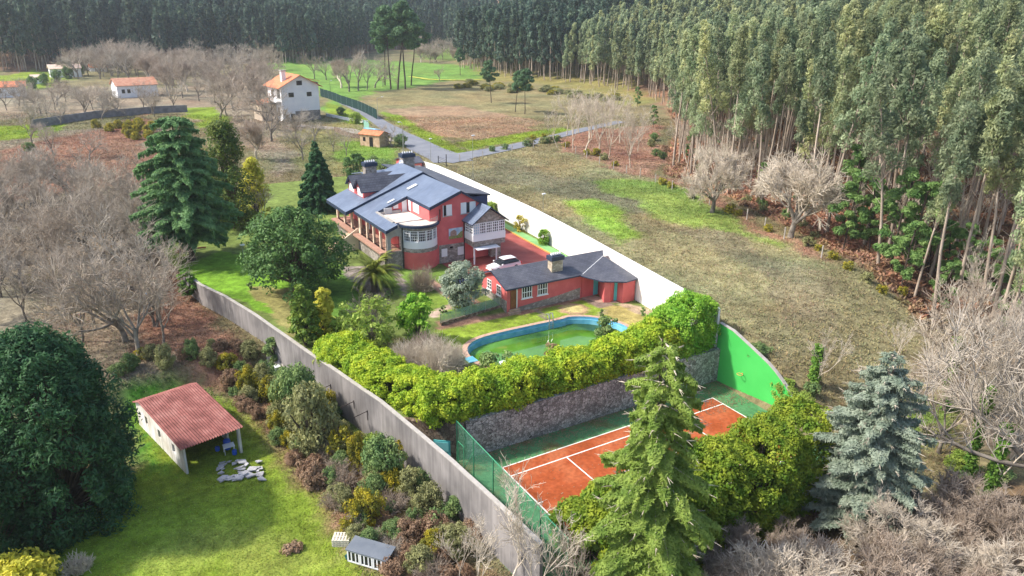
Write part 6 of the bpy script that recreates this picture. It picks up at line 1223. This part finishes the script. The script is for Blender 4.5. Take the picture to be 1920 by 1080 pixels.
for px, py, hw, k, lab, sz in [(585, 845, 48, 'heath', "big grey-green bush outside the grey wall, upper one", 1.2), (560, 790, 42, 'greenscrub', "big grey-green bush outside the grey wall, nearest the steel bars", 1.1), (545, 730, 26, 'greenscrub', "green bush below the discarded white box", 1), (612, 800, 26, 'gorse', "yellowing bush beside the big grey-green one", 1.2), (470, 740, 24, 'gorse', "yellow gorse behind the open shed's roof, left one", 1), (510, 750, 20, 'gorse', "yellow gorse behind the open shed's roof, right one", 1), (640, 860, 22, 'gorse', "bright yellow gorse outside the grey wall, left of three", 1.3), (672, 880, 24, 'gorse', "bright yellow gorse outside the grey wall, middle of three", 1.3), (762, 868, 18, 'gorse', "bright yellow gorse touching the grey wall", 1.5),
    (720, 905, 40, 'greenscrub', "loose green bush outside the grey wall, right of the gorse", 1), (770, 930, 26, 'heath', "grey green bush against the lower grey wall", 1), (815, 1000, 22, 'greenscrub', "small dark green bush near the lower grey wall", 1), (590, 905, 22, 'brownscrub', "brown bush at the upper lawn edge", 1), (650, 995, 14, 'gorse', "small yellow gorse behind the pallets", 1), (700, 858, 22, 'yellowgreen', "light green bush between the gorse and the grey wall", 1), (1470, 745, 24, 'yellowgreen', "green ivy bush over the low end of the bright green wall", 1), (1500, 770, 24, 'yellowgreen', "second ivy bush at the low end of the green wall, nearer the blue cedar", 1), (1520, 740, 16, 'greenscrub', "small green bush behind the ivy bushes of the green wall", 1),
    (1420, 665, 24, 'greenscrub', "dark scrub on top of the bright green wall", .6), (57, 285, 12, 'greenscrub', "dark bush at the foot of the bare tree on the bracken", 1), (640, 215, 9, 'greenscrub', "round clipped shrub on the white house lawn, upper", 1), (668, 232, 11, 'yellowgreen', "round clipped shrub on the white house lawn, lower", 1.2), (752, 275, 14, 'greenscrub', "dark bush beside the small sandy shed", 1), (700, 312, 12, 'greenscrub', "dark shrub behind the villa roofs", 1), (265, 672, 14, 'gorse', "yellowish bush on the bank by the dark leaning trunk", 1), (1800, 880, 30, 'yellowgreen', "green bramble mound at the foot of the ivy column", .7), (1870, 900, 26, 'greenscrub', "green bramble mound by the right edge", .7), (1750, 820, 24, 'heath', "heath mound right of the blue cedar", .7)]:
    shrub(k, px, py, hw*1.12, lab, sz=sz*(1.45 if py > 730 and px < 900 else 1))
def scrub_zone(poly, spacing, seed, kinds, hw, lab, group):
    pts = scatter(poly, spacing, seed); rr = np.random.default_rng(seed)
    for i, p in enumerate(pts):
        k = kinds[rr.integers(len(kinds))]; s = hw*rr.uniform(.55, 1.25); plant({'gorse': 'gorse_bush', 'heath': 'heath_bush', 'brownscrub': 'dry_bush'}.get(k, 'bush'), SHB[k][i % 2], p, lab, "bush", group, s, rr.uniform(0, 6.28), s*rr.uniform(.9, 1.45))
    return len(pts)
m1 = scrub_zone([(430, 640), (500, 690), (560, 740), (620, 770), (700, 830), (800, 925), (900, 1000), (930, 1100), (720, 1100), (640, 975), (560, 890), (480, 800), (430, 730), (380, 690), (380, 640)], 1.75, 3, ['brownscrub', 'heath', 'heath', 'greenscrub', 'brownscrub', 'gorse'], 1.1, "brown or grey-green bush in the scrub belt between near lawn and grey wall", "scrub belt outside the grey wall")
m2 = scrub_zone([(205, 700), (280, 668), (380, 655), (385, 700), (300, 715), (215, 735)], 2.0, 4, ['brownscrub', 'heath', 'greenscrub'], 1.0, "scrubby bush on the dark bank behind the open shed", "bushes on the bank behind the shed")
BSH = [twig_bush(300+i, 1.2, 1.6, 170, ['twigred', 'twig'][i % 2], .011) for i in range(3)]
pts = scatter([(560, 880), (640, 850), (760, 900), (850, 990), (900, 1090), (720, 1090), (640, 980)], 2.4, 8)
for i, p in enumerate(pts): plant("bare_bush", BSH[i % 3], p, "reddish leafless bush in the scrub belt outside the grey wall", "bush", "leafless bushes in the scrub belt", r.uniform(.6, 1.15))
# ---------------------------------------------------------------- grass, bracken and litter: tufts nobody could count
def tufts(name, label, pred, N, seed, hgt, wid, dmax=260, lum=1.1, cmix=None, far=1.):
    r = np.random.default_rng(seed); out = []; k = 0
    d = ray(0, 0); n = N*3; px = r.uniform(-20, 1940, n); dd = 28+(dmax-28)*r.uniform(0, 1, n)**1.5
    az = (px-960)/F_PX; x = CAM[0]+dd*(AX[2][0]/np.hypot(*AX[2][:2])+az*AX[0][0]); y = CAM[1]+dd*(AX[2][1]/np.hypot(*AX[2][:2])+az*AX[0][1])
    ok = pred(x, y) & ~pinpoly(np.stack([x, y], 1), PAD) & ~((x > -5.6) & (x < 27.2) & (y > -13.2) & (y < 7))
    for rd, w_ in ((road1, 3.4), (road2, 3.0)): ok &= dist_poly(np.stack([x, y], 1), rd) > w_
    x, y, dd = x[ok][:N], y[ok][:N], dd[ok][:N]; z = T(x, y); c = ground_col(x, y); n = len(x); sc = 1+far*dd/160
    c = np.clip(c*lum*r.uniform(.78, 1.28, (n, 1))*(1+r.normal(0, .07, (n, 3))), .01, 1)
    if cmix is not None: c = c*(1-cmix[1])+np.array(cmix[0])*cmix[1]
    V = []; Fk = 4
    for b_ in range(3):
        a = r.uniform(0, 6.28, n); h = hgt*sc*r.uniform(.5, 1.3, n); w = wid*sc*r.uniform(.6, 1.3, n); l = r.uniform(.5, 2.2, n)*h; u = np.stack([np.cos(a), np.sin(a)], 1); o = r.normal(0, .12, (n, 2))*sc[:, None]
        q = lambda f, g, hz: np.column_stack([x+o[:, 0]+u[:, 0]*f-u[:, 1]*g, y+o[:, 1]+u[:, 1]*f+u[:, 0]*g, z-.04+hz])
        V.append(np.stack([q(0, -w/2, 0*h), q(0, w/2, 0*h), q(l, w*.35, h), q(l*.8, -w*.3, h*.92)], 1))
    V = np.concatenate(V, 0); F = np.arange(len(V)*4).reshape(-1, 4); C = np.repeat(np.concatenate([c]*3, 0), 4, 0)
    return props(link(name, np_mesh(name, V.reshape(-1, 3), F, col=C), 'tuft'), label, "ground cover", None, "stuff")
yard = wpoly([(235, 745), (362, 705), (470, 800), (560, 905), (660, 1020), (700, 1180), (-200, 1250), (-100, 960)])
inyard = lambda x, y: pinpoly(np.stack([x, y], 1), yard)
infor = lambda x, y: pinpoly(np.stack([x, y], 1), FOREST)
tufts("grass", "short bright grass of the near lawn around the open shed", inyard, 60000, 1, .07, .045, 90, 1.35)
tufts("grass", "dry tussock grass covering the sloping field and valley", lambda x, y: ~inyard(x, y) & ~infor(x, y), 150000, 2, .11, .06, 240, 1.3)
tufts("bracken", "reddish dead bracken and litter under the forest edge trees", lambda x, y: infor(x, y) & (dist_poly(np.stack([x, y], 1), FOREST) < 40), 40000, 3, .3, .2, 260, 1.35)
props(drape("flower_strip", wpoly([(768, 144), (800, 149), (850, 151), (905, 150)]), 3.2, mat('yellow_flowers', (.55, .50, .05), (.3, .38, .06), .8), .25, "stuff"), "thin strip of yellow flowers across the far green meadow", "flowers")
r = np.random.default_rng(91); n = 5200
x = np.r_[r.uniform(-2.5, 26.8, 2600), r.uniform(21, 26.8, 900), r.uniform(-5, 27, 500), r.uniform(3, 27, 1200)]; y = np.r_[2.6-np.abs(r.normal(0, .9, 2600)), r.uniform(-2.5, 2.5, 900), r.uniform(-12, 2.5, 500), r.uniform(7, 20.5, 1200)]
z = np.where(y > 3, 3.43, .066); ok = ~((y > 3) & pinpoly(np.stack([x, y], 1), [tuple(q) for q in COPE])) & (y < 20.8); x, y, z = x[ok], y[ok], z[ok]
V, F = leaf_quads(r, np.column_stack([x, y, z]), np.tile([0, 0, 1.], (len(x), 1)), .1, 1.3, .15, .4)
props(link("fallen_leaves", P_("fallen_leaves", V, F, 'brownscrub'), []), "brown fallen leaves lying along the court edge and pool lawn", "leaves", None, "stuff")
# ---------------------------------------------------------------- the valley air
hz = B(); hz.box((-1900, -600, -12), (1900, 1950, 420)); hm = bpy.data.materials.new("haze_air"); hm.use_nodes = True; t = hm.node_tree; t.nodes.remove(t.nodes["Principled BSDF"])
pv = t.nodes.new("ShaderNodeVolumePrincipled"); pv.inputs["Color"].default_value = (.80, .88, 1, 1); pv.inputs["Density"].default_value = .00014; pv.inputs["Anisotropy"].default_value = .2; t.links.new(pv.outputs[0], t.nodes["Material Output"].inputs["Volume"])
props(hz.make("haze", hm), "thin bluish air haze over the valley", "haze", None, "stuff"); scene.cycles.volume_bounces = 1
